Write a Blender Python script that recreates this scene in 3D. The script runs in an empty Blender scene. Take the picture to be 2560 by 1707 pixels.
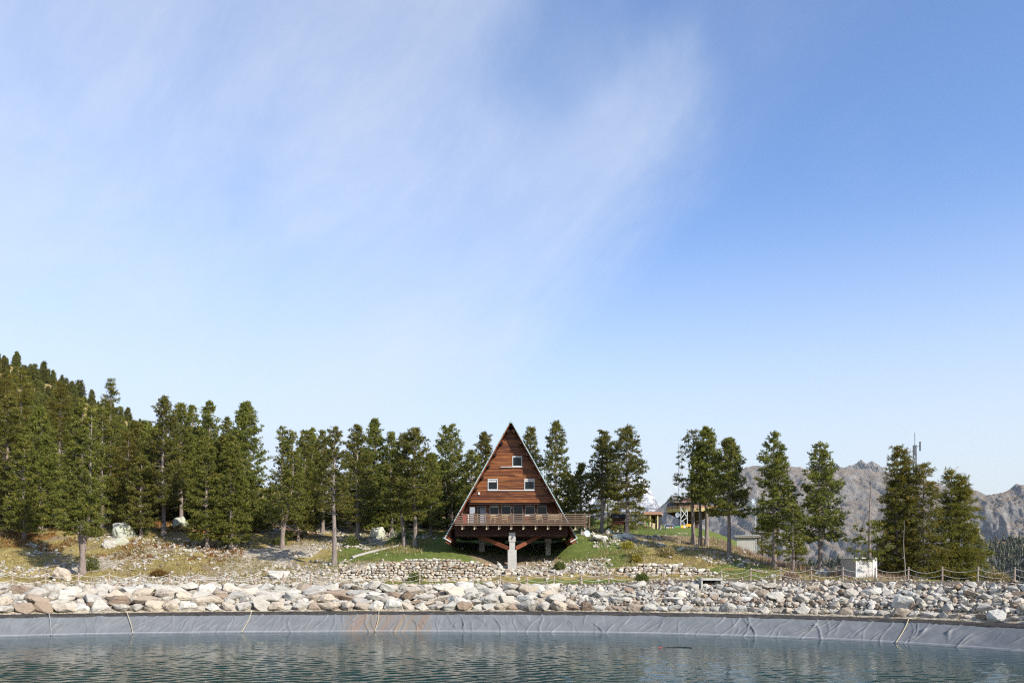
import bpy, bmesh, math, random
import numpy as np
from mathutils import Vector, Matrix

# ------------------------------------------------------------------ camera, sky, sun, exposure
S = bpy.context.scene
C = S.collection
F, XC, YH = 2100.0, 1280.0, 1425.0            # focal length, centre and eye level in photograph pixels (2560 wide)
cam_d = bpy.data.cameras.new('camera'); cam = bpy.data.objects.new('camera', cam_d); C.objects.link(cam)
cam.location = (0, 0, 0); cam.rotation_euler = (math.radians(90), 0, 0)
cam_d.sensor_width = 36; cam_d.lens = F / 2560 * 36; cam_d.shift_y = (YH - 853.5) / 2560
cam_d.clip_start = 0.5; cam_d.clip_end = 40000
S.camera = cam

SUN_AZ, SUN_EL = 48.0, 31.5                    # degrees to the right of straight behind the camera, height
TO_SUN = Vector((math.sin(math.radians(SUN_AZ)) * math.cos(math.radians(SUN_EL)),
                 -math.cos(math.radians(SUN_AZ)) * math.cos(math.radians(SUN_EL)), math.sin(math.radians(SUN_EL))))
sun_d = bpy.data.lights.new('sun', 'SUN'); sun = bpy.data.objects.new('sun', sun_d); C.objects.link(sun)
sun_d.energy = 5.0; sun_d.angle = math.radians(0.55); sun_d.color = (1.0, 0.94, 0.84)
sun.rotation_euler = TO_SUN.to_track_quat('Z', 'Y').to_euler(); sun.location = (60, -60, 80)

W = bpy.data.worlds.new('World'); S.world = W; W.use_nodes = True
wn, wl = W.node_tree.nodes, W.node_tree.links
wn.clear()
def wnode(t, **k):
    n = wn.new(t)
    for a, b in k.items(): setattr(n, a, b)
    return n
def wmath(op, a, b=None, c=None, clamp=False):
    n = wnode('ShaderNodeMath', operation=op, use_clamp=clamp)
    for i, v in enumerate((a, b, c)):
        if v is None: continue
        if isinstance(v, (int, float)): n.inputs[i].default_value = v
        else: wl.new(v, n.inputs[i])
    return n.outputs[0]
def wdot(v, vec):
    n = wnode('ShaderNodeVectorMath', operation='DOT_PRODUCT'); wl.new(v, n.inputs[0]); n.inputs[1].default_value = vec
    return n.outputs['Value']
def wstep(v, lo, hi):
    n = wnode('ShaderNodeMapRange', interpolation_type='SMOOTHSTEP'); wl.new(v, n.inputs[0])
    n.inputs[1].default_value = lo; n.inputs[2].default_value = hi
    return n.outputs[0]
out = wnode('ShaderNodeOutputWorld'); bg = wnode('ShaderNodeBackground'); bg.inputs[1].default_value = 0.15
sky = wnode('ShaderNodeTexSky', sky_type='NISHITA', sun_disc=False)
sky.sun_elevation = math.radians(SUN_EL); sky.sun_rotation = math.radians(180 - SUN_AZ)
sky.altitude = 1800; sky.air_density = 1.0; sky.dust_density = 0.3; sky.ozone_density = 1.0
tc = wnode('ShaderNodeTexCoord'); dirv = tc.outputs['Generated']
sep = wnode('ShaderNodeSeparateXYZ'); wl.new(dirv, sep.inputs[0])
# cirrus sheet: wisps drawn out along one wind direction, from low left to high right as seen here
rotn = wnode('ShaderNodeMapping'); rotn.inputs['Rotation'].default_value = (0, math.radians(44), 0); wl.new(dirv, rotn.inputs[0])
strn = wnode('ShaderNodeMapping'); strn.inputs['Scale'].default_value = (1.0, 1.6, 2.1); wl.new(rotn.outputs[0], strn.inputs[0])
def wnoise(scale, detail, rough, dist, src):
    n = wnode('ShaderNodeTexNoise'); wl.new(src, n.inputs['Vector'])
    n.inputs['Scale'].default_value = scale; n.inputs['Detail'].default_value = detail
    n.inputs['Roughness'].default_value = rough; n.inputs['Distortion'].default_value = dist
    return n.outputs[0]
n_big = wnoise(2.6, 6, 0.58, 0.3, dirv)
n_fine = wnoise(3.6, 11, 0.66, 0.35, strn.outputs[0])
sr = wnode('ShaderNodeSeparateXYZ'); wl.new(rotn.outputs[0], sr.inputs[0])
along = wmath('ADD', sr.outputs[0], wmath('MULTIPLY', wmath('SUBTRACT', n_big, 0.5), 0.30))
acr = wmath('ADD', sr.outputs[2], wmath('ADD', wmath('MULTIPLY', wmath('SUBTRACT', n_big, 0.5), 0.11), wmath('MULTIPLY', wmath('SUBTRACT', n_fine, 0.5), 0.09)))
body = wmath('MULTIPLY', wstep(acr, 0.105, 0.235), wmath('SUBTRACT', 1.0, wmath('MULTIPLY', wstep(acr, 0.29, 0.36), 0.10)))
notch = wmath('MULTIPLY', wmath('MULTIPLY', wstep(acr, 0.262, 0.315), wmath('SUBTRACT', 1.0, wstep(acr, 0.36, 0.43))), wstep(along, 0.27, 0.37))
fade = wmath('SUBTRACT', 1.0, wmath('MULTIPLY', wstep(along, 0.385, 0.53), 0.85))
cov = wmath('MULTIPLY', wmath('MULTIPLY', body, wmath('SUBTRACT', 1.0, wmath('MULTIPLY', notch, 0.55))), fade)
cov = wmath('MULTIPLY', cov, wmath('ADD', wmath('MULTIPLY', wstep(n_fine, 0.24, 0.78), 0.36), 0.38))
thin = wmath('MULTIPLY', wstep(n_fine, 0.52, 0.80), 0.07)
cov = wmath('MULTIPLY', wmath('ADD', cov, thin), 0.88, clamp=True)
tint = wnode('ShaderNodeMixRGB', blend_type='MULTIPLY'); tint.inputs[0].default_value = 1; tint.inputs[2].default_value = (0.97, 1.09, 1.28, 1)
wl.new(sky.outputs[0], tint.inputs[1])
hmix = wnode('ShaderNodeMixRGB'); wl.new(tint.outputs[0], hmix.inputs[1]); hmix.inputs[2].default_value = (3.70, 3.98, 4.10, 1)   # pale haze band all round the horizon
hf = wnode('ShaderNodeMapRange', interpolation_type='SMOOTHSTEP'); wl.new(sep.outputs[2], hf.inputs[0])
hf.inputs[1].default_value = 0.42; hf.inputs[2].default_value = 0.02; wl.new(hf.outputs[0], hmix.inputs[0])
mixc = wnode('ShaderNodeMixRGB'); wl.new(cov, mixc.inputs[0])
wl.new(hmix.outputs[0], mixc.inputs[1]); mixc.inputs[2].default_value = (3.75, 4.15, 4.80, 1)
wl.new(mixc.outputs[0], bg.inputs[0]); wl.new(bg.outputs[0], out.inputs[0])

vs = S.view_settings
vs.view_transform = 'Standard'; vs.look = 'None'; vs.gamma = 1; vs.exposure = 0.50; vs.use_curve_mapping = False
S.render.engine = 'CYCLES'
S.cycles.max_bounces = 6; S.cycles.diffuse_bounces = 3; S.cycles.glossy_bounces = 3
S.cycles.transmission_bounces = 3; S.cycles.transparent_max_bounces = 6; S.cycles.volume_bounces = 0
S.cycles.use_denoising = False; S.cycles.filter_width = 1.2; S.cycles.use_adaptive_sampling = False
try: S.cycles.denoiser = 'OPENIMAGEDENOISE'
except Exception: pass

rng = np.random.default_rng(7)
random.seed(7)

# ------------------------------------------------------------------ helpers
def P(x, y, D): return np.array(((x - XC) / F * D, D, (YH - y) / F * D))
def sstep(a, b, x):
    t = np.clip((x - a) / (b - a), 0, 1); return t * t * (3 - 2 * t)

LOC = {}
def link(o, parent=None):
    C.objects.link(o)
    if parent is not None: o.parent = parent
    return o
def tag(o, label=None, cat=None, group=None, kind=None):
    if label: o['label'] = label
    if cat: o['category'] = cat
    if group: o['group'] = group
    if kind: o['kind'] = kind
    return o
def thing(name, loc, label, cat, group=None):
    o = bpy.data.objects.new(name, None); o.empty_display_size = 0.3
    C.objects.link(o); o.location = tuple(float(v) for v in loc)
    return tag(o, label, cat, group)
def root_loc(o):
    v = np.zeros(3)
    while o is not None:
        v += np.array(o.location); o = o.parent
    return v

def mesh_np(name, V, faces, smooth=False, attrs=None):
    """faces: list of int arrays (M,k); attrs: {name: per-vertex float (N,) or colour (N,4)}"""
    me = bpy.data.meshes.new(name)
    V = np.ascontiguousarray(V, dtype=np.float32)
    faces = [np.asarray(f, dtype=np.int32) for f in faces if len(f)]
    nl = sum(f.size for f in faces); nf = sum(len(f) for f in faces)
    me.vertices.add(len(V)); me.vertices.foreach_set('co', V.ravel())
    me.loops.add(nl); me.loops.foreach_set('vertex_index', np.concatenate([f.ravel() for f in faces]))
    starts, totals, k = [], [], 0
    for f in faces:
        w = f.shape[1]; starts.append(k + np.arange(len(f)) * w); totals.append(np.full(len(f), w)); k += f.size
    me.polygons.add(nf)
    me.polygons.foreach_set('loop_start', np.concatenate(starts).astype(np.int32))
    me.polygons.foreach_set('loop_total', np.concatenate(totals).astype(np.int32))
    me.update(calc_edges=True)
    me.polygons.foreach_set('use_smooth', np.full(nf, bool(smooth)))
    for an, a in (attrs or {}).items():
        a = np.asarray(a, dtype=np.float32)
        if a.ndim == 1:
            at = me.attributes.new(an, 'FLOAT', 'POINT'); at.data.foreach_set('value', a)
        else:
            at = me.attributes.new(an, 'FLOAT_COLOR', 'POINT'); at.data.foreach_set('color', np.ascontiguousarray(a).ravel())
    return me

class MB:
    """collects boxes, beams and tubes in world space; build() makes ONE mesh object under a parent"""
    def __init__(s): s.v = []; s.f4 = []; s.f3 = []; s.n = 0
    def add(s, V, f4=(), f3=()):
        V = np.asarray(V, float)
        if len(f4): s.f4.append(np.asarray(f4) + s.n)
        if len(f3): s.f3.append(np.asarray(f3) + s.n)
        s.v.append(V); s.n += len(V); return s
    def hexa(s, a):   # 8 corners, bottom 4 counter-clockwise then top 4
        return s.add(a, [(0, 3, 2, 1), (4, 5, 6, 7), (0, 1, 5, 4), (1, 2, 6, 5), (2, 3, 7, 6), (3, 0, 4, 7)])
    def box(s, x0, x1, y0, y1, z0, z1, rot=0, about=None):
        a = np.array([(x0, y0, z0), (x1, y0, z0), (x1, y1, z0), (x0, y1, z0), (x0, y0, z1), (x1, y0, z1), (x1, y1, z1), (x0, y1, z1)], float)
        if rot:
            c = np.array(about[:2]); R = np.array(((math.cos(rot), -math.sin(rot)), (math.sin(rot), math.cos(rot))))
            a[:, :2] = (a[:, :2] - c) @ R.T + c
        return s.hexa(a)
    def beam(s, p, q, w, h, up=(0, 0, 1)):
        p, q = np.array(p, float), np.array(q, float); d = q - p; d /= np.linalg.norm(d)
        u = np.array(up, float); r = np.cross(d, u)
        if np.linalg.norm(r) < 1e-4: r = np.cross(d, (0, 1, 0))
        r /= np.linalg.norm(r); u = np.cross(r, d)
        o = [(-w / 2) * r + (-h / 2) * u, (w / 2) * r + (-h / 2) * u, (w / 2) * r + (h / 2) * u, (-w / 2) * r + (h / 2) * u]
        return s.hexa(np.array([p + k for k in o] + [q + k for k in o]))
    def tube(s, pts, rad, n=6, cap=True):
        pts = np.asarray(pts, float); m = len(pts)
        rad = np.broadcast_to(np.asarray(rad, float), (m,))
        T = np.gradient(pts, axis=0); T /= np.linalg.norm(T, axis=1)[:, None] + 1e-9
        ref = np.array((0, 0, 1.0)) if abs(T[:, 2]).mean() < 0.8 else np.array((1.0, 0, 0))
        R = np.cross(T, ref); R /= np.linalg.norm(R, axis=1)[:, None] + 1e-9
        U = np.cross(R, T)
        a = np.arange(n) / n * 2 * math.pi
        V = pts[:, None, :] + rad[:, None, None] * (np.cos(a)[None, :, None] * R[:, None, :] + np.sin(a)[None, :, None] * U[:, None, :])
        i, j = np.meshgrid(np.arange(m - 1), np.arange(n), indexing='ij')
        f = np.stack([i * n + j, i * n + (j + 1) % n, (i + 1) * n + (j + 1) % n, (i + 1) * n + j], -1).reshape(-1, 4)
        s.add(V.reshape(-1, 3), f)
        if cap:
            for k in (0, m - 1):
                c = pts[k]; ring = V[k]
                s.add(np.vstack([ring, c[None]]), f3=[((q + 1) % n, q, n) if k == 0 else (q, (q + 1) % n, n) for q in range(n)])
        return s
    def build(s, name, mat, parent=None, smooth=False, loc=None):
        V = np.vstack(s.v); o0 = root_loc(parent) if parent is not None else (np.array(loc, float) if loc is not None else np.zeros(3))
        faces = ([np.vstack(s.f4)] if s.f4 else []) + ([np.vstack(s.f3)] if s.f3 else [])
        me = mesh_np(name, V - o0, faces, smooth); me.materials.append(mat)
        o = bpy.data.objects.new(name, me); link(o, parent)
        if parent is None and loc is not None: o.location = tuple(float(q) for q in loc)
        return o

# value noise in numpy
_tab = np.random.default_rng(3).random((256, 256))
def vnoise(x, y):
    xi, yi = np.floor(x).astype(int), np.floor(y).astype(int); fx, fy = x - xi, y - yi
    fx = fx * fx * (3 - 2 * fx); fy = fy * fy * (3 - 2 * fy)
    g = lambda a, b: _tab[a % 256, b % 256]
    return (g(xi, yi) * (1 - fx) + g(xi + 1, yi) * fx) * (1 - fy) + (g(xi, yi + 1) * (1 - fx) + g(xi + 1, yi + 1) * fx) * fy
def fbm(x, y, oct=5, rough=0.5, ridged=False):
    s, a, t = 0, 1.0, 0
    for k in range(oct):
        n = vnoise(x * 2 ** k + 17.3 * k, y * 2 ** k + 9.1 * k)
        if ridged: n = 1 - np.abs(2 * n - 1)
        s = s + a * n; t += a; a *= rough
    return s / t

# ------------------------------------------------------------------ materials
class Mat:
    def __init__(s, name):
        s.m = bpy.data.materials.new(name); s.m.use_nodes = True
        s.n, s.l = s.m.node_tree.nodes, s.m.node_tree.links
        s.b = s.n['Principled BSDF']; s.out = s.n['Material Output']
        s.b.inputs['Specular IOR Level'].default_value = 0.3
    def node(s, t, **k):
        n = s.n.new(t)
        for a, b in k.items(): setattr(n, a, b)
        return n
    def set(s, sock, v):
        if isinstance(v, bpy.types.NodeSocket): s.l.new(v, sock)
        else: sock.default_value = v
    def coord(s, kind='Object', scale=(1, 1, 1), rot=(0, 0, 0)):
        if kind == 'World':
            c = s.node('ShaderNodeNewGeometry').outputs['Position']
        else: c = s.node('ShaderNodeTexCoord').outputs[kind]
        m = s.node('ShaderNodeMapping'); s.l.new(c, m.inputs[0]); m.inputs['Scale'].default_value = scale; m.inputs['Rotation'].default_value = rot
        return m.outputs[0]
    def noise(s, vec, scale, detail=4, rough=0.55, dist=0.0):
        n = s.node('ShaderNodeTexNoise'); s.l.new(vec, n.inputs['Vector'])
        n.inputs['Scale'].default_value = scale; n.inputs['Detail'].default_value = detail
        n.inputs['Roughness'].default_value = rough; n.inputs['Distortion'].default_value = dist
        return n.outputs[0]
    def vor(s, vec, scale, feature='F1', out='Distance'):
        n = s.node('ShaderNodeTexVoronoi', feature=feature); s.l.new(vec, n.inputs['Vector']); n.inputs['Scale'].default_value = scale
        return n.outputs[out]
    def ramp(s, fac, stops, interp='LINEAR'):
        n = s.node('ShaderNodeValToRGB'); s.l.new(fac, n.inputs[0]); e = n.color_ramp.elements; n.color_ramp.interpolation = interp
        while len(e) < len(stops): e.new(0.5)
        for k, (p, c) in enumerate(stops):
            e[k].position = p; e[k].color = (*c, 1) if len(c) == 3 else c
        return n.outputs[0]
    def mix(s, fac, a, b, mode='MIX'):
        n = s.node('ShaderNodeMixRGB', blend_type=mode); s.set(n.inputs[0], fac)
        for k, v in ((1, a), (2, b)): s.set(n.inputs[k], v if isinstance(v, bpy.types.NodeSocket) else (*v, 1))
        return n.outputs[0]
    def math(s, op, a, b=None, clamp=False):
        n = s.node('ShaderNodeMath', operation=op, use_clamp=clamp); s.set(n.inputs[0], a)
        if b is not None: s.set(n.inputs[1], b)
        return n.outputs[0]
    def step(s, v, lo, hi):
        n = s.node('ShaderNodeMapRange', interpolation_type='SMOOTHSTEP'); s.set(n.inputs[0], v)
        n.inputs[1].default_value = lo; n.inputs[2].default_value = hi
        return n.outputs[0]
    def attr(s, name, out='Fac'):
        n = s.node('ShaderNodeAttribute'); n.attribute_name = name; return n.outputs[out]
    def rand(s): return s.node('ShaderNodeObjectInfo').outputs['Random']
    def bump(s, h, strength=0.4, dist=0.05):
        n = s.node('ShaderNodeBump'); s.l.new(h, n.inputs['Height']); n.inputs['Strength'].default_value = strength; n.inputs['Distance'].default_value = dist
        s.l.new(n.outputs[0], s.b.inputs['Normal']); return n
    def fin(s, color=None, rough=0.8, spec=None, metal=None):
        if color is not None: s.set(s.b.inputs['Base Color'], color if isinstance(color, bpy.types.NodeSocket) else (*color, 1))
        s.set(s.b.inputs['Roughness'], rough)
        if spec is not None: s.b.inputs['Specular IOR Level'].default_value = spec
        if metal is not None: s.b.inputs['Metallic'].default_value = metal
        return s.m

def plain(name, col, rough=0.7, var=0.25, scale=3.0, spec=0.3, metal=None, bump=0.0):
    m = Mat(name); v = m.coord('Object'); n = m.noise(v, scale, 5, 0.6)
    c = m.mix(n, [k * (1 - var) for k in col], [min(1, k * (1 + var)) for k in col])
    if bump: m.bump(m.noise(v, scale * 6, 5, 0.6), bump, 0.02)
    return m.fin(c, rough, spec, metal)

def rock_material(name, per_object):
    m = Mat(name); v = m.coord('Object' if per_object else 'World')
    r = m.rand() if per_object else m.attr('tint')
    base = m.ramp(r, [(0.0, (0.47, 0.435, 0.37)), (0.18, (0.40, 0.38, 0.335)), (0.40, (0.60, 0.57, 0.50)), (0.60, (0.46, 0.385, 0.29)),
                      (0.70, (0.38, 0.36, 0.32)), (0.82, (0.48, 0.435, 0.355)), (0.91, (0.30, 0.225, 0.16)), (1.0, (0.22, 0.155, 0.11))])
    sc = 1.0 if per_object else 0.9
    n1 = m.noise(v, 1.7 * sc, 6, 0.65, 0.4); n2 = m.noise(v, 7.0 * sc, 6, 0.7)
    vein = m.noise(m.coord('Object' if per_object else 'World', (1, 1, 5), (0.5, 0.3, 0)), 2.2, 5, 0.6, 0.8)
    c = m.mix(m.step(n1, 0.42, 0.75), base, (0.40, 0.32, 0.24), 'MULTIPLY')
    c = m.mix(m.step(n1, 0.5, 0.8), base, c)
    c = m.mix(m.math('MULTIPLY', m.step(vein, 0.50, 0.66), 0.6), c, (0.27, 0.215, 0.165))
    c = m.mix(m.math('MULTIPLY', m.step(n2, 0.52, 0.72), 0.6), c, (0.19, 0.17, 0.145))
    m.bump(m.math('ADD', n2, m.math('MULTIPLY', vein, 1.2)), 0.8, 0.09)
    return m.fin(c, 0.88, 0.2)
M = {}
M['earth'] = plain('dark_bank_earth', (0.13, 0.105, 0.075), .95, .3, 5)
M['rock'] = rock_material('pale_rock', True)
M['rubble'] = rock_material('pale_rubble', False)
def wallstone():
    m = Mat('wall_stone'); v = m.coord('World'); r = m.rand()
    base = m.ramp(r, [(0, (0.52, 0.48, 0.41)), (0.3, (0.60, 0.56, 0.49)), (0.5, (0.42, 0.36, 0.28)), (0.7, (0.55, 0.47, 0.36)), (0.85, (0.36, 0.33, 0.29)), (1, (0.40, 0.25, 0.15))])
    n = m.noise(v, 5, 6, 0.65); c = m.mix(m.step(n, 0.45, 0.8), base, (0.45, 0.38, 0.30), 'MULTIPLY')
    m.bump(m.noise(v, 14, 5, 0.7), 0.6, 0.04); return m.fin(c, 0.9, 0.2)
M['wallstone'] = wallstone()
def lichen_rock():
    m = Mat('lichen_rock'); v = m.coord('Object'); n = m.noise(v, 2.2, 6, 0.65, 0.3); n2 = m.noise(v, 8, 6, 0.7)
    c = m.ramp(n, [(0.3, (0.34, 0.33, 0.29)), (0.5, (0.45, 0.45, 0.36)), (0.7, (0.40, 0.44, 0.28))])
    c = m.mix(m.math('MULTIPLY', m.step(n2, 0.55, 0.75), 0.6), c, (0.14, 0.13, 0.11)); m.bump(n2, 0.6, 0.06)
    return m.fin(c, 0.9, 0.2)
M['lichen'] = lichen_rock()

def foliage(name, stops, trans=0.36):
    m = Mat(name); t = m.attr('tint'); r = m.rand()
    c = m.ramp(t, stops)
    hsv = m.node('ShaderNodeHueSaturation'); m.l.new(c, hsv.inputs['Color'])
    m.l.new(m.math('ADD', m.math('MULTIPLY', r, 0.030), 0.485), hsv.inputs['Hue'])
    m.l.new(m.math('ADD', m.math('MULTIPLY', r, 0.35), 0.82), hsv.inputs['Value'])
    c = hsv.outputs[0]
    d = m.node('ShaderNodeBsdfDiffuse'); t2 = m.node('ShaderNodeBsdfTranslucent'); g = m.node('ShaderNodeBsdfGlossy')
    m.l.new(c, d.inputs[0]); m.l.new(c, t2.inputs[0]); g.inputs['Roughness'].default_value = 0.45; g.inputs[0].default_value = (0.8, 0.85, 0.8, 1)
    a = m.node('ShaderNodeMixShader'); a.inputs[0].default_value = trans; m.l.new(d.outputs[0], a.inputs[1]); m.l.new(t2.outputs[0], a.inputs[2])
    b = m.node('ShaderNodeMixShader'); b.inputs[0].default_value = 0.018; m.l.new(a.outputs[0], b.inputs[1]); m.l.new(g.outputs[0], b.inputs[2])
    m.l.new(b.outputs[0], m.out.inputs[0]); m.n.remove(m.b); return m.m
M['pine'] = foliage('pine_needles', [(0, (0.085, 0.097, 0.018)), (0.45, (0.160, 0.164, 0.028)), (0.8, (0.230, 0.215, 0.040)), (1, (0.30, 0.25, 0.055))])
M['larch'] = foliage('larch_needles', [(0, (0.115, 0.120, 0.020)), (0.5, (0.180, 0.172, 0.028)), (0.85, (0.245, 0.205, 0.032)), (1, (0.36, 0.235, 0.03))])
M['hillpine'] = foliage('hillside_conifer_needles', [(0, (0.095, 0.105, 0.020)), (1, (0.20, 0.19, 0.036))])
M['farpine'] = foliage('far_conifer_needles', [(0, (0.030, 0.040, 0.018)), (1, (0.075, 0.082, 0.028))])
M['grass'] = foliage('dry_grass_blades', [(0, (0.16, 0.15, 0.04)), (0.4, (0.29, 0.24, 0.08)), (0.8, (0.42, 0.34, 0.15)), (1, (0.52, 0.44, 0.24))], 0.3)
M['lawn'] = foliage('green_grass_blades', [(0, (0.07, 0.12, 0.02)), (0.6, (0.13, 0.18, 0.035)), (1, (0.24, 0.24, 0.07))], 0.3)
M['heath'] = foliage('heath_leaves', [(0, (0.12, 0.095, 0.028)), (0.6, (0.20, 0.105, 0.032)), (1, (0.30, 0.095, 0.035))], 0.3)
M['fireweed'] = foliage('faded_fireweed', [(0, (0.24, 0.20, 0.11)), (0.5, (0.33, 0.22, 0.16)), (1, (0.42, 0.26, 0.22))], 0.3)
M['bush'] = foliage('bush_leaves', [(0, (0.07, 0.10, 0.025)), (0.6, (0.13, 0.16, 0.04)), (1, (0.26, 0.25, 0.06))], 0.3)
M['yellow'] = foliage('yellow_leaves', [(0, (0.26, 0.24, 0.04)), (1, (0.50, 0.44, 0.06))], 0.3)

def bark():
    m = Mat('pine_bark'); v = m.coord('World', (1, 1, 0.25)); n = m.noise(v, 9, 6, 0.7, 0.6); r = m.rand()
    c = m.ramp(n, [(0.3, (0.10, 0.075, 0.06)), (0.5, (0.23, 0.18, 0.15)), (0.75, (0.38, 0.31, 0.27))])
    c = m.mix(m.math('MULTIPLY', r, 0.35), c, (0.22, 0.21, 0.20)); m.bump(n, 0.8, 0.06); return m.fin(c, 0.95, 0.1)
M['bark'] = bark()
M['twig'] = plain('bare_grey_wood', (0.26, 0.23, 0.20), 0.9, 0.3, 5)

def ground_mat():
    m = Mat('alpine_ground'); v = m.coord('World'); big = m.noise(v, 0.35, 6, 0.6, 0.5); mid = m.noise(v, 1.6, 6, 0.65); fine = m.noise(v, 9, 6, 0.75)
    dry = m.ramp(mid, [(0.25, (0.14, 0.11, 0.035)), (0.5, (0.29, 0.225, 0.08)), (0.75, (0.45, 0.355, 0.155))])
    green = m.ramp(mid, [(0.25, (0.075, 0.10, 0.022)), (0.55, (0.125, 0.155, 0.035)), (0.8, (0.22, 0.21, 0.07))])
    soil = m.ramp(fine, [(0.3, (0.16, 0.115, 0.07)), (0.55, (0.27, 0.20, 0.13)), (0.75, (0.36, 0.29, 0.21))])
    grav = m.ramp(m.vor(v, 7, out='Color'), [(0.1, (0.18, 0.145, 0.10)), (0.5, (0.36, 0.305, 0.225)), (0.9, (0.55, 0.49, 0.40))])
    heath = m.ramp(mid, [(0.3, (0.16, 0.10, 0.03)), (0.6, (0.28, 0.12, 0.04)), (0.8, (0.20, 0.18, 0.05))])
    cv = m.node('ShaderNodeSeparateColor'); m.l.new(m.attr('cover', 'Color'), cv.inputs[0])
    jit = m.math('MULTIPLY', m.math('SUBTRACT', fine, 0.5), 0.9)
    def mk(s, lo=0.35, hi=0.65): return m.step(m.math('ADD', s, jit), lo, hi)
    c = m.mix(m.step(big, 0.5, 0.62), dry, soil)
    c = m.mix(mk(cv.outputs[0]), c, green)
    c = m.mix(mk(cv.outputs[2]), c, heath)
    c = m.mix(mk(m.attr('dirt')), c, soil)
    c = m.mix(mk(cv.outputs[1]), c, grav)
    m.bump(m.math('ADD', fine, m.math('MULTIPLY', mid, 2.0)), 0.8, 0.10)
    return m.fin(c, 0.95, 0.1)
M['ground'] = ground_mat()

def liner_mat():
    m = Mat('pond_liner'); v = m.coord('World'); s = m.coord('World', (1, 1, 0.35)); n = m.noise(v, 0.9, 6, 0.6); streak = m.noise(m.coord('World', (1, 0.2, 0.12)), 3.0, 5, 0.6)
    c = m.ramp(n, [(0.3, (0.136, 0.143, 0.146)), (0.6, (0.168, 0.174, 0.175)), (0.8, (0.202, 0.206, 0.205))])
    c = m.mix(m.math('MULTIPLY', m.step(streak, 0.5, 0.75), 0.4), c, (0.25, 0.255, 0.265))
    sp = m.node('ShaderNodeSeparateXYZ'); m.l.new(m.node('ShaderNodeNewGeometry').outputs['Position'], sp.inputs[0])
    # iron water has run down one stretch of the sheet: slanting rusty and ochre stripes
    slant = m.math('ADD', sp.outputs[0], m.math('MULTIPLY', sp.outputs[2], -0.45))
    cb = m.node('ShaderNodeCombineXYZ'); m.l.new(slant, cb.inputs[0])
    st = m.noise(cb.outputs[0], 3.2, 5, 0.7, 0.0); st2 = m.noise(cb.outputs[0], 0.9, 3, 0.6, 0.0)
    zone = m.math('MULTIPLY', m.step(sp.outputs[0], -13.9, -12.8), m.math('SUBTRACT', 1.0, m.step(sp.outputs[0], -6.9, -6.2)))
    rust = m.mix(m.step(st2, 0.4, 0.6), (0.22, 0.175, 0.11), (0.25, 0.14, 0.075))
    c = m.mix(m.math('MULTIPLY', m.math('MULTIPLY', m.step(st, 0.40, 0.60), zone), 0.8), c, rust)
    zone2 = m.math('MULTIPLY', m.step(sp.outputs[0], -21, -19), m.math('SUBTRACT', 1.0, m.step(sp.outputs[0], -15.5, -14.8)))
    c = m.mix(m.math('MULTIPLY', m.math('MULTIPLY', m.step(st, 0.54, 0.62), zone2), 0.35), c, rust)
    # pale scale left at the high-water mark
    mark = m.math('MULTIPLY', m.step(sp.outputs[2], -4.83, -4.80), m.math('SUBTRACT', 1.0, m.step(sp.outputs[2], -4.78, -4.74)))
    c = m.mix(m.math('MULTIPLY', mark, 0.28), c, (0.50, 0.50, 0.52))
    m.bump(m.noise(v, 12, 4, 0.6), 0.12, 0.02); return m.fin(c, 0.55, 0.35)
M['liner'] = liner_mat()
def strip_mat():
    m = Mat('black_geotextile'); v = m.coord('World'); n = m.noise(v, 2.2, 6, 0.65); n2 = m.noise(v, 20, 4, 0.7)
    c = m.ramp(n, [(0.35, (0.030, 0.028, 0.027)), (0.6, (0.065, 0.058, 0.052)), (0.8, (0.13, 0.115, 0.095))]); m.bump(n2, 0.4, 0.03); return m.fin(c, 0.9, 0.15)
M['strip'] = strip_mat()
def water_mat():
    m = Mat('reservoir_water'); v = m.coord('World', (0.55, 1.0, 1.0), (0, 0, math.radians(14)))
    a = m.noise(v, 4.0, 3, 0.5, 0.3); b = m.noise(v, 1.5, 3, 0.5, 0.2); gust = m.noise(m.coord('World'), 0.09, 3, 0.5)
    h = m.math('ADD', m.math('MULTIPLY', a, 0.42), m.math('MULTIPLY', b, 0.9))
    bp = m.bump(h, 1.0, 0.035)
    m.l.new(m.math('ADD', m.math('MULTIPLY', m.step(gust, 0.3, 0.75), 0.25), 0.15), bp.inputs['Strength'])
    m.b.inputs['IOR'].default_value = 1.19
    return m.fin((0.007, 0.040, 0.044), 0.06, 0.5)
M['water'] = water_mat()

def wood_planks():
    m = Mat('facade_wood'); r = m.rand(); v = m.coord('World', (1.2, 1, 14)); g = m.noise(v, 2.2, 6, 0.65, 0.5); w = m.noise(m.coord('World', (0.45, 1, 7)), 1.3, 5, 0.65)
    c = m.ramp(r, [(0, (0.070, 0.019, 0.007)), (0.35, (0.130, 0.036, 0.011)), (0.65, (0.190, 0.056, 0.015)), (0.9, (0.26, 0.090, 0.023)), (1, (0.34, 0.140, 0.038))])
    c = m.mix(m.math('MULTIPLY', m.step(g, 0.45, 0.75), 0.4), c, (0.095, 0.032, 0.016))
    c = m.mix(m.math('MULTIPLY', m.step(w, 0.48, 0.68), 0.6), c, (0.44, 0.185, 0.050))
    m.bump(g, 0.35, 0.015); return m.fin(c, 0.55, 0.35)
M['plank'] = wood_planks()
def brown(name, a, b, rough=0.75):
    m = Mat(name); v = m.coord('World', (3, 3, 3)); n = m.noise(v, 1.6, 6, 0.65, 0.7); r = m.rand()
    c = m.mix(n, a, b); c = m.mix(m.math('MULTIPLY', r, 0.35), c, [k * 0.6 for k in a]); m.bump(n, 0.3, 0.02); return m.fin(c, rough, 0.25)
M['dark_wood'] = brown('dark_stained_wood', (0.030, 0.013, 0.008), (0.064, 0.026, 0.015))
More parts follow.
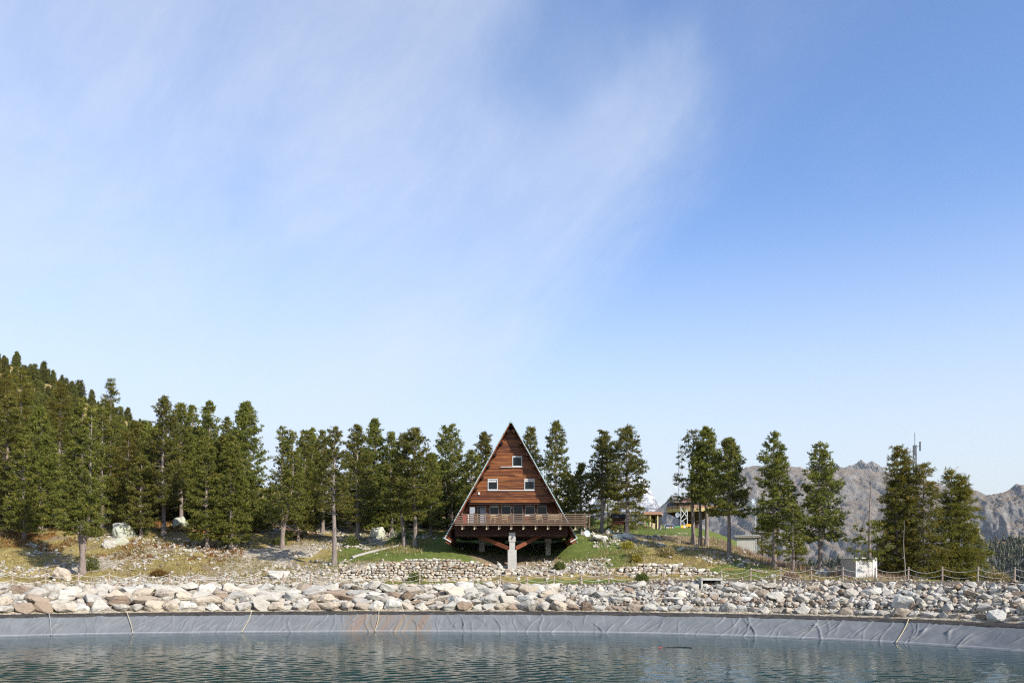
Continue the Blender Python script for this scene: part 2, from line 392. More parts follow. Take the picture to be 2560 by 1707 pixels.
M['red_wood'] = brown('red_stained_wood', (0.145, 0.042, 0.019), (0.25, 0.082, 0.036))
M['rail_wood'] = brown('weathered_rail_wood', (0.105, 0.066, 0.044), (0.22, 0.155, 0.108), 0.8)
M['pale_wood'] = brown('pale_pine_wood', (0.42, 0.30, 0.17), (0.60, 0.46, 0.29), 0.75)
M['grey_wood'] = brown('grey_weathered_wood', (0.30, 0.27, 0.24), (0.48, 0.44, 0.40), 0.9)
M['post_wood'] = brown('fence_post_wood', (0.30, 0.22, 0.17), (0.46, 0.36, 0.29), 0.9)
M['copper'] = plain('pale_verdigris_metal', (0.32, 0.43, 0.43), 0.45, 0.2, 2, 0.5, 0.0)
M['roofmetal'] = plain('grey_roof_metal', (0.20, 0.23, 0.24), 0.5, 0.2, 1.5, 0.5)
def concrete():
    m = Mat('board_marked_concrete'); v = m.coord('World'); n = m.noise(v, 2.5, 7, 0.65); b = m.noise(m.coord('World', (0.3, 0.3, 6)), 2.0, 3, 0.5)
    c = m.ramp(n, [(0.3, (0.36, 0.345, 0.31)), (0.6, (0.48, 0.46, 0.42)), (0.8, (0.58, 0.56, 0.51))]); c = m.mix(m.math('MULTIPLY', m.step(b, 0.5, 0.62), 0.3), c, (0.32, 0.30, 0.27))
    m.bump(b, 0.3, 0.03); return m.fin(c, 0.9, 0.2)
M['concrete'] = concrete()
M['white'] = plain('white_paint', (0.58, 0.58, 0.56), 0.5, 0.06, 2)
M['whitewall'] = plain('white_render', (0.66, 0.65, 0.61), 0.8, 0.12, 2.5, bump=0.2)
M['hutshade'] = plain('shade_grey_render', (0.36, 0.34, 0.31), 0.8, 0.15, 2.5, bump=0.2)  # duller render with the left side's shade mixed into the grey
M['greywall'] = plain('pale_grey_panel', (0.50, 0.48, 0.44), 0.7, 0.12, 1.2)
M['cream'] = plain('cream_paint', (0.58, 0.47, 0.26), 0.65, 0.1, 1.5)
M['yellowpanel'] = plain('yellow_panel', (0.62, 0.47, 0.22), 0.6, 0.1, 1.5)
M['terra'] = plain('brown_copper_sheet', (0.33, 0.185, 0.125), 0.55, 0.15, 1.2)
M['frame'] = plain('window_frame_grey', (0.34, 0.36, 0.35), 0.5, 0.1, 3)
M['shutter'] = plain('roller_shutter', (0.50, 0.50, 0.48), 0.6, 0.08, 6)
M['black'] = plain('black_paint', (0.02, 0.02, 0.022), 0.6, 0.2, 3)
M['steel'] = plain('galvanised_steel', (0.42, 0.44, 0.46), 0.45, 0.15, 4, 0.5, 0.3)
M['dish'] = plain('pale_dish_metal', (0.42, 0.48, 0.54), 0.5, 0.1, 3)
M['darkmetal'] = plain('dark_metal', (0.07, 0.075, 0.085), 0.5, 0.15, 4, 0.5)
M['rope'] = plain('pale_rope', (0.66, 0.62, 0.56), 0.9, 0.12, 20)
M['tanrope'] = plain('tan_rope', (0.50, 0.43, 0.28), 0.9, 0.15, 20)
M['orange'] = plain('orange_board', (0.78, 0.36, 0.03), 0.6, 0.08, 2)
M['amber'] = plain('amber_board', (0.80, 0.46, 0.04), 0.6, 0.08, 2)
M['navy'] = plain('navy_banner', (0.03, 0.045, 0.085), 0.7, 0.15, 3)
M['green'] = plain('green_banner', (0.10, 0.26, 0.08), 0.7, 0.15, 3)
M['red'] = plain('red_plastic', (0.40, 0.05, 0.05), 0.5, 0.1, 3)
M['greypanel'] = plain('matt_grey_sheet', (0.30, 0.32, 0.35), 0.55, 0.08, 2)
M['brass'] = plain('pale_bolt', (0.55, 0.50, 0.36), 0.5, 0.1, 3)
def glass():
    m = Mat('window_glass'); m.b.inputs['IOR'].default_value = 1.5
    v = m.coord('World'); n = m.noise(v, 0.7, 2, 0.5); m.bump(n, 0.05, 0.02)
    return m.fin((0.010, 0.012, 0.013), 0.04, 0.30)
M['glass'] = glass()

def mountain_mat(name, snow=None, brown_=0.34, rockcol=((0.19, 0.18, 0.172), (0.35, 0.33, 0.305)), scale=1.0):
    m = Mat(name); v = m.coord('World'); n = m.noise(v, 0.006 * scale, 9, 0.62, 0.4); n2 = m.noise(v, 0.03 * scale, 8, 0.68); n3 = m.noise(v, 0.0022 * scale, 4, 0.5)
    rock = m.mix(m.step(n2, 0.35, 0.65), *rockcol)
    turf = m.ramp(n, [(0.3, (0.21, 0.150, 0.080)), (0.5, (0.29, 0.205, 0.125)), (0.7, (0.25, 0.19, 0.13))])
    gn = m.node('ShaderNodeNewGeometry'); sp = m.node('ShaderNodeSeparateXYZ'); m.l.new(gn.outputs['Normal'], sp.inputs[0])
    steep = m.math('ADD', sp.outputs[2], m.math('MULTIPLY', m.math('SUBTRACT', n2, 0.5), 0.9))
    c = m.mix(m.math('MULTIPLY', m.step(steep, 0.70, 0.90), brown_ * 1.6, clamp=True), rock, turf)
    c = m.mix(m.math('MULTIPLY', m.step(n, 0.56, 0.68), 0.5), c, rockcol[1])
    c = m.mix(m.math('MULTIPLY', m.step(n2, 0.56, 0.66), 0.6), c, (0.42, 0.40, 0.37)); n5 = m.noise(v, 0.12 * scale, 5, 0.7); c = m.mix(m.math('MULTIPLY', m.step(n5, 0.54, 0.68), 0.40), c, (0.10, 0.10, 0.10))
    if snow:
        px = m.node('ShaderNodeSeparateXYZ'); m.l.new(gn.outputs['Position'], px.inputs[0])
        h = m.math('ADD', px.outputs[2], m.math('MULTIPLY', m.math('SUBTRACT', n2, 0.5), 500)); sn = m.math('MULTIPLY', m.step(h, snow, snow + 160), m.step(steep, 0.42, 0.62))
        c = m.mix(sn, c, (0.80, 0.81, 0.83))
    n4 = m.noise(v, 0.09 * scale, 6, 0.75); m.bump(m.math('ADD', n4, m.math('MULTIPLY', n2, 2.0)), 1.0, 12 / scale); return m.fin(c, 0.95, 0.1)
M['scree'] = mountain_mat('scree_mountain')
M['crag'] = mountain_mat('crag_rock', brown_=0.15)
M['snowy'] = mountain_mat('snowy_mountain', snow=300, brown_=0.1, rockcol=((0.22, 0.22, 0.24), (0.36, 0.35, 0.34)))
M['ridge'] = mountain_mat('heath_ridge', brown_=0.4, scale=2.0)
M['knoll'] = mountain_mat('wooded_knoll', brown_=0.7, scale=4.0, rockcol=((0.22, 0.21, 0.19), (0.48, 0.46, 0.41)))

# ------------------------------------------------------------------ basin outline and terrain
BP = np.array([(-75, 22), (-69, 38), (-56, 52), (-37.5, 61.6), (-26.3, 65.0), (-14.5, 66.4), (-3, 66.5), (6.8, 65.4), (13.4, 63.6), (20.6, 60.4),
               (26.0, 56.3), (30.6, 50.2), (34.2, 40), (35, 26), (31, 14.5), (15, 9.5), (-10, 8.6), (-40, 8.6), (-64, 12)], float)
def closed_spline(P_, n=16):
    out = []; m = len(P_)
    for i in range(m):
        p0, p1, p2, p3 = P_[i - 1], P_[i], P_[(i + 1) % m], P_[(i + 2) % m]
        for t in np.arange(n) / n:
            out.append(0.5 * ((2 * p1) + (-p0 + p2) * t + (2 * p0 - 5 * p1 + 4 * p2 - p3) * t * t + (-p0 + 3 * p1 - 3 * p2 + p3) * t ** 3))
    return np.array(out)
BC = closed_spline(BP)                                             # clockwise seen from above
_e = np.diff(np.vstack([BC, BC[:1]]), axis=0); _l = np.linalg.norm(_e, axis=1); BS = np.concatenate([[0], np.cumsum(_l)])
def basin_at(s):                                                   # point and outward normal at arc length s
    s = np.asarray(s, float) % BS[-1]
    Q = np.vstack([BC, BC[:1]]); x = np.interp(s, BS, Q[:, 0]); y = np.interp(s, BS, Q[:, 1])
    h = 0.8; sa, sb = (s - h) % BS[-1], (s + h) % BS[-1]
    tx = np.interp(sb, BS, Q[:, 0]) - np.interp(sa, BS, Q[:, 0]); ty = np.interp(sb, BS, Q[:, 1]) - np.interp(sa, BS, Q[:, 1])
    l = np.hypot(tx, ty) + 1e-9
    return np.stack([x, y], -1), np.stack([-ty / l, tx / l], -1)
def basin_dist(X, Y):
    X, Y = np.asarray(X, float).ravel(), np.asarray(Y, float).ravel(); res = np.empty(len(X))
    A = BC[::3]; B = np.roll(A, -1, axis=0); E = B - A; L2 = (E ** 2).sum(1)
    for k in range(0, len(X), 20000):
        p = np.stack([X[k:k + 20000], Y[k:k + 20000]], -1)[:, None, :]
        t = np.clip(((p - A) * E).sum(-1) / L2, 0, 1); q = A + t[..., None] * E - p
        dd = np.sqrt((q ** 2).sum(-1).min(1))
        px, py = p[:, 0, 0][:, None], p[:, 0, 1][:, None]
        cross = ((A[:, 1] > py) != (B[:, 1] > py)) & (px < (B[:, 0] - A[:, 0]) * (py - A[:, 1]) / (B[:, 1] - A[:, 1] + 1e-12) + A[:, 0])
        res[k:k + 20000] = np.where(cross.sum(1) % 2 == 1, -dd, dd)
    return res

ZW = -4.9                                                          # water level
CP = []
for x, rows in {0: ((1440, 78), (1400, 84), (1370, 88), (1330, 94), (1270, 110), (1180, 140)), 200: ((1440, 80), (1400, 86), (1370, 90), (1300, 104), (1210, 140)),
                400: ((1440, 80), (1400, 86), (1350, 94), (1335, 97), (1270, 120)), 550: ((1440, 80), (1405, 86), (1370, 92), (1300, 112)),
                700: ((1440, 80), (1410, 86), (1360, 95), (1310, 110)), 835: ((1440, 79), (1413, 83), (1375, 91), (1335, 105)),
                950: ((1443, 78), (1403, 81.8), (1378, 88), (1345, 97), (1332, 106)), 1050: ((1444, 78), (1397, 81.5), (1375, 88), (1345, 100)),
                1150: ((1444, 78), (1399, 81.5), (1375, 89), (1345, 100)), 1277: ((1444, 78), (1432, 80.5), (1427, 83.2), (1402, 86.5), (1374, 92), (1344, 101)), 1330: ((1443, 78), (1430, 81), (1404, 86), (1375, 92)),
                1400: ((1442, 78), (1424, 82), (1398, 87), (1372, 92), (1335, 99)), 1500: ((1440, 78), (1400, 85), (1350, 94), (1331, 100)),
                1600: ((1440, 78), (1408, 82.5), (1360, 93), (1332, 104), (1329, 120)), 1700: ((1440, 78), (1405, 84), (1365, 93), (1332, 108), (1327, 140)),
                1800: ((1443, 78), (1415, 82), (1385, 88), (1352, 98), (1336, 125)), 1850: ((1443, 77.5), (1421, 81), (1396, 88), (1374, 93), (1378, 97)), 1900: ((1444, 77), (1427, 80), (1398, 90), (1400, 96), (1450, 112)),
                2000: ((1444, 76), (1428, 82), (1424, 87), (1500, 102)), 2100: ((1446, 75), (1440, 82), (1475, 96)),
                2250: ((1449, 72), (1449, 77), (1505, 95)), 2400: ((1454, 68), (1460, 75), (1520, 90)), 2560: ((1460, 64), (1478, 73), (1540, 90)),
                }.items():
    for y, D in rows: CP.append(P(x, y, D))
for x, y in ((0, 912), (90, 942), (160, 968), (195, 1000), (250, 1014), (330, 1054), (385, 1072), (450, 1125), (560, 1200), (660, 1270)): CP.append(P(x, y, 450))
for x, y in ((0, 1000), (300, 1100), (600, 1250)): CP.append(P(x, y, 570))
for x, y in ((0, 1062), (250, 1130), (500, 1230)): CP.append(P(x, y, 250))
CP += [np.array(p, float) for p in ((-400, 450, 165), (-400, 250, 105), (-200, 150, 40), (-130, 90, 14), (-95, 60, 2), (-100, 10, -1), (-60, -15, -1.6), (0, -1, -1.62), (0, -40, -2.5),
       (40, 0, -2), (60, 30, -6), (75, 60, -14), (100, 100, -30), (70, 140, -28), (45, 150, 2), (30, 175, 3), (10, 220, 2), (-50, 300, 6), (60, 260, -45), (160, 200, -75),
       (0, 420, -25), (160, 420, -105), (280, 300, -120), (280, 60, -85), (150, 0, -30), (-30, 520, -10), (-200, -60, 2), (160, -60, -30), (280, -60, -70), (280, 560, -130), (60, 560, -90))]
CP = np.array(CP)
def _tps(r2): return 0.5 * r2 * np.log(r2 + 1e-9)
_n = len(CP); _K = _tps(((CP[:, None, :2] - CP[None, :, :2]) ** 2).sum(-1)) + np.eye(_n) * 2.0
_A = np.zeros((_n + 3, _n + 3)); _A[:_n, :_n] = _K; _A[:_n, _n] = 1; _A[:_n, _n + 1:] = CP[:, :2]; _A[_n:, :_n] = _A[:_n, _n:].T
_w = np.linalg.solve(_A, np.concatenate([CP[:, 2], np.zeros(3)]))
def tps(X, Y):
    X, Y = X.ravel(), Y.ravel(); r = np.empty(len(X))
    for k in range(0, len(X), 20000):
        x, y = X[k:k + 20000], Y[k:k + 20000]
        r[k:k + 20000] = _tps((x[:, None] - CP[:, 0]) ** 2 + (y[:, None] - CP[:, 1]) ** 2) @ _w[:_n] + _w[_n] + _w[_n + 1] * x + _w[_n + 2] * y
    return r
def crest(X): return -1.25 + 0.45 * sstep(5, 16, X)
def ground_z(X, Y, detail=True):
    shp = np.shape(X); X, Y = np.asarray(X, float).ravel(), np.asarray(Y, float).ravel()
    d = basin_dist(X, Y); zc = crest(X)
    bank = np.where(d < 2.0, ZW + 0.60 * d, np.where(d < 2.9, -3.70 + 0.30 * (d - 2.0), -3.40 + (zc + 3.40) * np.clip((d - 2.9) / 5.2, 0, 1)))
    bank = np.where(d < 0, ZW + 0.5 * d, bank); bank = np.maximum(bank, -9.5) - 0.12 * (d < 2.75)
    t = sstep(9.6, 12.5, d); z = bank * (1 - t) + tps(X, Y) * t
    for xa, xb in ((-17.2, -0.6), (9.6, 21.2)):            # the ground steps up behind the dry stone walls
        w = sstep(xa, xa + 1.8, X) * (1 - sstep(xb - 1.8, xb, X)); t2 = sstep(79.75, 80.5, Y); lowz = zc + 0.10 + 0.05 * (Y - 77)
        z = np.where((d > 9) & (z > lowz) & (Y < 80.6) & (Y > 70), z * (1 - w * (1 - t2)) + lowz * w * (1 - t2), z)
    if detail:
        z = z + (fbm(X * 0.35, Y * 0.35, 5, 0.55) - 0.5) * (0.08 + 0.5 * sstep(11, 18, d)) * (d > 2.8)
        z = z + (fbm(X * 0.03, Y * 0.03, 5, 0.5, True) - 0.78) * 13 * sstep(150, 300, Y)
    return z.reshape(shp)
def gz(x, y): return float(ground_z(np.array([x]), np.array([y]))[0])

ax = np.concatenate([np.arange(-420, -76, 5.0), np.arange(-76, -46, 0.7), np.arange(-46, 46, 0.33), np.arange(46, 80, 1.0), np.arange(80, 301, 8.0)])
ay = np.concatenate([np.arange(-80, 56, 2.0), np.arange(56, 112, 0.33), np.arange(112, 170, 1.2), np.arange(170, 585, 4.0)])
GX, GY = np.meshgrid(ax, ay); GZ = ground_z(GX, GY)
D_ = basin_dist(GX, GY).reshape(GX.shape)
px = XC + F * GX / np.maximum(GY, 5); nz = fbm(GX * 0.12, GY * 0.12, 5, 0.6)
green = sstep(-21, -16, GX) * (1 - sstep(10, 14, GX)) * sstep(80.3, 82.5, GY) * (1 - sstep(104, 112, GY)) * sstep(0.30, 0.45, nz + 0.12)
green = np.maximum(green, sstep(8.9, 9.6, D_) * (1 - sstep(11.0, 12.5, D_)) * sstep(0.36, 0.50, nz) * (GX > -36))
green = np.maximum(green, (GX > 17) * sstep(12, 14, D_) * sstep(0.38, 0.5, nz) * 0.9)
green = np.maximum(green, sstep(98, 103, GY) * (GX > 12) * (GX < 34) * (GY < 165) * sstep(0.25, 0.4, nz))
green = np.maximum(green, sstep(170, 220, GY) * 0.30)
gravel = sstep(9.8, 10.4, D_) * (1 - sstep(14.5, 18, D_)) * (GX < -12) * sstep(0.30, 0.46, 1 - nz)
gravel = np.maximum(gravel, (GX < -14) * (D_ > 16) * (GY < 112) * sstep(0.54, 0.60, nz) * .9)
gravel = np.maximum(gravel, (D_ > 2.0) * (D_ < 9.0) * 0.9)
gravel = np.maximum(gravel, sstep(-2, 0.5, GX) * (1 - sstep(8, 10.5, GX)) * sstep(79, 80, GY) * (1 - sstep(84.2, 86, GY)) * .8)
gravel = np.maximum(gravel, (np.hypot(GX + 0.2, (GY - 82) * 1.2) < 3.0) * 0.8)
heath = (GX < -24) * sstep(87, 89, GY) * (1 - sstep(105, 120, GY)) * sstep(0.50, 0.60, fbm(GX * 0.2 + 30, GY * 0.2, 4, 0.6))
heath = np.maximum(heath, sstep(170, 220, GY) * sstep(0.5, 0.58, fbm(GX * 0.03 + 30, GY * 0.03, 4, 0.6)))
dirt = np.exp(-((GY - (99 - 0.55 * (GX - 14))) / 3.2) ** 2) * (GX > 9) * (GX < 27) + np.exp(-(((GX - 0.2) / 5.0) ** 2 + ((GY - 86) / 3.6) ** 2)) * 1.2
cover = np.stack([green, gravel, heath, np.ones_like(green)], -1).reshape(-1, 4)
def grid_faces(ny, nx):
    i, j = np.meshgrid(np.arange(ny - 1), np.arange(nx - 1), indexing='ij'); a = (i * nx + j).ravel()
    return np.stack([a, a + 1, a + nx + 1, a + nx], -1)
me = mesh_np('ground', np.stack([GX.ravel(), GY.ravel(), GZ.ravel()], -1), [grid_faces(len(ay), len(ax))], True, {'cover': cover, 'dirt': dirt.ravel()})
me.materials.append(M['ground']); ground = link(bpy.data.objects.new('ground', me)); tag(ground, 'rough alpine ground of dry grass, turf, soil and gravel', 'ground', kind='structure')

me = mesh_np('valley_floor', np.array([(-9000, -900, -160), (9000, -900, -160), (9000, 9500, -160), (-9000, 9500, -160)], float), [np.array([(0, 1, 2, 3)])])
me.materials.append(M['ridge']); tag(link(bpy.data.objects.new('valley_floor', me)), 'floor of the deep valley beyond the hill', 'valley', kind='structure')

# water sheet inside the basin (edge tucked just under the liner), with real wind ripples where it lies in view
wx = np.concatenate([np.arange(-80, -42, 1.0), np.arange(-42, 38, 0.14)]); wy = np.concatenate([np.arange(6, 32, 1.0), np.arange(32, 69, 0.14)])
WX, WY = np.meshgrid(wx, wy); wd_ = basin_dist(WX, WY).reshape(WX.shape); wr = np.random.default_rng(4); wz = np.zeros_like(WX)
gust = 0.55 + 0.9 * fbm(WX * 0.07, WY * 0.12, 3, 0.5)
for k in range(26):
    lam = math.exp(wr.uniform(math.log(0.42), math.log(1.05))); th = math.radians(wr.normal(-62, 34)); kk = 2 * math.pi / lam
    wz += 0.0025 * lam * np.sin(kk * (WX * math.cos(th) + WY * math.sin(th)) + wr.uniform(0, 6.28) + 1.2 * (fbm(WX * 0.2 + k, WY * 0.2, 2) - 0.5) * kk * 0.6)
wz *= (0.8 + 0.35 * (1 - sstep(38, 58, WY))) * gust * sstep(0.3, 5.0, -wd_) * 0.85 + 0.06
fc = grid_faces(len(wy), len(wx)); keepf = (wd_.ravel()[fc] < 0.25).all(1)
me = mesh_np('reservoir_water', np.stack([WX.ravel(), WY.ravel(), ZW + wz.ravel()], -1), [fc[keepf]], True); me.materials.append(M['water'])
tag(link(bpy.data.objects.new('reservoir_water', me)), 'rippled blue-green water of the lined reservoir', 'water', kind='structure')

# arc-length window of the far shore that the photograph shows
far = np.array([k for k in range(len(BC)) if BC[k, 1] > 30 and abs(BC[k, 0]) < 74]); S0, S1 = BS[far.min()], BS[far.max()]
# geomembrane: a smooth slope with slanting folds
ns, nt = int((S1 - S0) / 0.055), 44
ss = np.linspace(S0, S1, ns); tt = np.linspace(-0.25, 1.0, nt); SS, TT = np.meshgrid(ss, tt)
pt, nm = basin_at(ss); off = np.zeros_like(SS); fr = np.random.default_rng(5)
for _ in range(420):
    s0 = fr.uniform(S0, S1); right = (s0 - S0) / (S1 - S0); sl = fr.normal(0.5 if right < 0.52 else (-0.35 if right < 0.66 else 0.55), 0.45)
    w, a = fr.uniform(0.03, 0.085), fr.uniform(0.02, 0.085) * (1.0 if right > 0.4 else 0.7); t0, t1 = fr.uniform(-0.3, 0.5), fr.uniform(0.5, 1.2)
    msk = (np.abs(SS - s0) < 3.5)
    cu = SS - s0 - sl * (TT - 0.5) * 1.9 - 0.12 * np.sin(TT * 5 + s0); off += np.where(msk, a * np.exp(-(cu / w) ** 2) * sstep(t0 - 0.1, t0 + 0.25, TT) * (1 - sstep(t1 - 0.25, t1 + 0.1, TT)), 0)
off += (fbm(SS * 0.8, TT * 2.0 + 40, 4, 0.55) - 0.5) * 0.10
edge_w = (fbm(ss * 0.22 + 8, ss * 0 + 3.0, 3) - 0.5) * 0.35
dd = TT * (2.05 + edge_w[None]); zz = ZW + TT * 1.28 + (crest(pt[:, 0]) + 1.25)[None] * 0.0
nxs = nm[None, :, 0] * -0.53; nys = nm[None, :, 1] * -0.53
LX = pt[None, :, 0] + nm[None, :, 0] * dd + nxs * off; LY = pt[None, :, 1] + nm[None, :, 1] * dd + nys * off; LZ = zz + off * 0.85 + 0.02
me = mesh_np('pond_liner', np.stack([LX.ravel(), LY.ravel(), LZ.ravel()], -1), [grid_faces(nt, ns)[:, ::-1]], True); me.materials.append(M['liner'])
tag(link(bpy.data.objects.new('pond_liner', me)), 'wrinkled grey geomembrane lining the bank of the reservoir', 'liner', kind='structure')
# black geotextile margin above it
ns2 = int((S1 - S0) / 0.25); ss2 = np.linspace(S0, S1, ns2); p2, n2 = basin_at(ss2); ew = np.interp(ss2, ss, edge_w)
prof = [(2.00, -3.63), (2.04, -3.58), (2.35, -3.50), (2.70, -3.43), (3.05, -3.37), (3.40, -3.31), (3.60, -3.5)]
V = []
for k, (d0, z0) in enumerate(prof):
    wob_ = (fbm(ss2 * 0.9 + k * 3, ss2 * 0 + k, 3) - 0.5) * 0.08
    d1 = d0 + ew * (1 if k < 2 else 0.6) + wob_ * (k > 1)
    V.append(np.stack([p2[:, 0] + n2[:, 0] * d1, p2[:, 1] + n2[:, 1] * d1, np.full(ns2, z0) + wob_ * 0.6 + 0.01], -1))
me = mesh_np('geotextile_margin', np.vstack(V), [grid_faces(len(prof), ns2)[:, ::-1]], True); me.materials.append(M['strip'])
tag(link(bpy.data.objects.new('geotextile_margin', me)), 'dark geotextile strip between boulders and grey liner', 'liner edge', kind='structure')

# ------------------------------------------------------------------ mountains
def ridge(name, label, pts, D, front, back, run, amp, mat, gl=(90, 420), step_=None, kind='structure', skirt=None):
    pts = np.array(pts, float); X = (pts[:, 0] - XC) / F * D; Z = (YH - pts[:, 1]) / F * D
    x0, x1 = X.min(), X.max(); stp = step_ or (x1 - x0) / 380
    xs = np.arange(x0, x1, stp); ys = np.concatenate([np.linspace(D - run, D, 170), np.linspace(D, D + run * 0.5, 20)[1:]])
    A, B = np.meshgrid(xs, ys); zc = np.interp(A, X, Z)
    wA = A + gl[0] * 0.8 * (fbm(A / gl[0] * .7, B / gl[0] * .7, 4, .55) - .5); wB = B + gl[0] * 0.8 * (fbm(A / gl[0] * .7 + 40, B / gl[0] * .7, 4, .55) - .5)
    rd = (fbm(wA / gl[0] + 3, wB / gl[1] + 7, 6, 0.55, True) - 0.6)
    u = np.clip(np.abs(B - D) / run, 0, 1); fall = np.where(B < D, front * (D - B) * (1 - 0.35 * u), back * (B - D))
    z = zc - fall + amp * rd * (0.12 + sstep(0, 0.25, u)) + amp * 0.34 * 0.8 * (fbm(wA / gl[0] * 5, wB / gl[0] * 2.6, 6, 0.72) - 0.5) * (0.5 + sstep(0, .1, u))
    z = z + (fbm(xs / gl[0] * 2.2, xs * 0 + 5, 5, 0.6, True) - 0.6)[None] * amp * 0.22 * np.exp(-(u / 0.15) ** 2)
    me = mesh_np(name, np.stack([A.ravel(), B.ravel(), z.ravel()], -1), [grid_faces(len(ys), len(xs))], True); me.materials.append(mat)
    o = link(bpy.data.objects.new(name, me)); tag(o, label, 'mountain', kind=kind); return (A, B, z)
ridge('snowy_mountain', 'distant snow-covered massif far beyond the ticket cabin', [(200, 1300), (500, 1262), (660, 1240), (800, 1265), (1000, 1240), (1200, 1225), (1350, 1215), (1440, 1222), (1520, 1212), (1575, 1200), (1605, 1196), (1625, 1222), (1650, 1262), (1690, 1300), (1760, 1330), (1900, 1360)], 5200, 0.62, 0.7, 1100, 150, M['snowy'], (150, 500))
ridge('scree_mountain', 'brown and grey scree mountain across the valley', [(1480, 1400), (1560, 1352), (1610, 1300), (1640, 1275), (1662, 1258), (1678, 1240), (1700, 1243), (1730, 1240), (1780, 1215), (1840, 1180), (1880, 1166), (1920, 1168), (1960, 1163), (2000, 1170), (2060, 1168), (2100, 1166), (2150, 1172), (2200, 1178), (2260, 1188), (2330, 1205), (2400, 1224), (2440, 1226), (2470, 1236), (2560, 1262), (2750, 1300)], 3400, 0.60, 0.5, 1150, 110, M['scree'], (190, 620))
ridge('craggy_peak', 'jagged dark rocky summits behind the scree mountain', [(1990, 1230), (2060, 1190), (2092, 1160), (2110, 1170), (2130, 1163), (2152, 1150), (2166, 1160), (2180, 1153), (2196, 1163), (2215, 1178), (2260, 1200), (2330, 1230)], 3950, 0.75, 0.7, 450, 70, M['crag'], (85, 170))
ridge('heath_ridge', 'rocky ridge with rusty heath beyond the larches', [(2150, 1420), (2280, 1350), (2360, 1285), (2420, 1252), (2470, 1234), (2510, 1227), (2538, 1213), (2560, 1211), (2600, 1205), (2680, 1170), (2850, 1120), (3000, 1100)], 2350, 0.52, 0.5, 860, 135, M['ridge'], (230, 420))
kn = ridge('wooded_knoll', 'lower wooded hill with pale rock outcrops', [(1700, 1470), (1880, 1430), (2050, 1405), (2200, 1385), (2330, 1372), (2440, 1358), (2500, 1350), (2560, 1340), (2700, 1325), (2900, 1310)], 1300, 0.32, 0.35, 520, 34, M['knoll'], (100, 170), kind='structure')

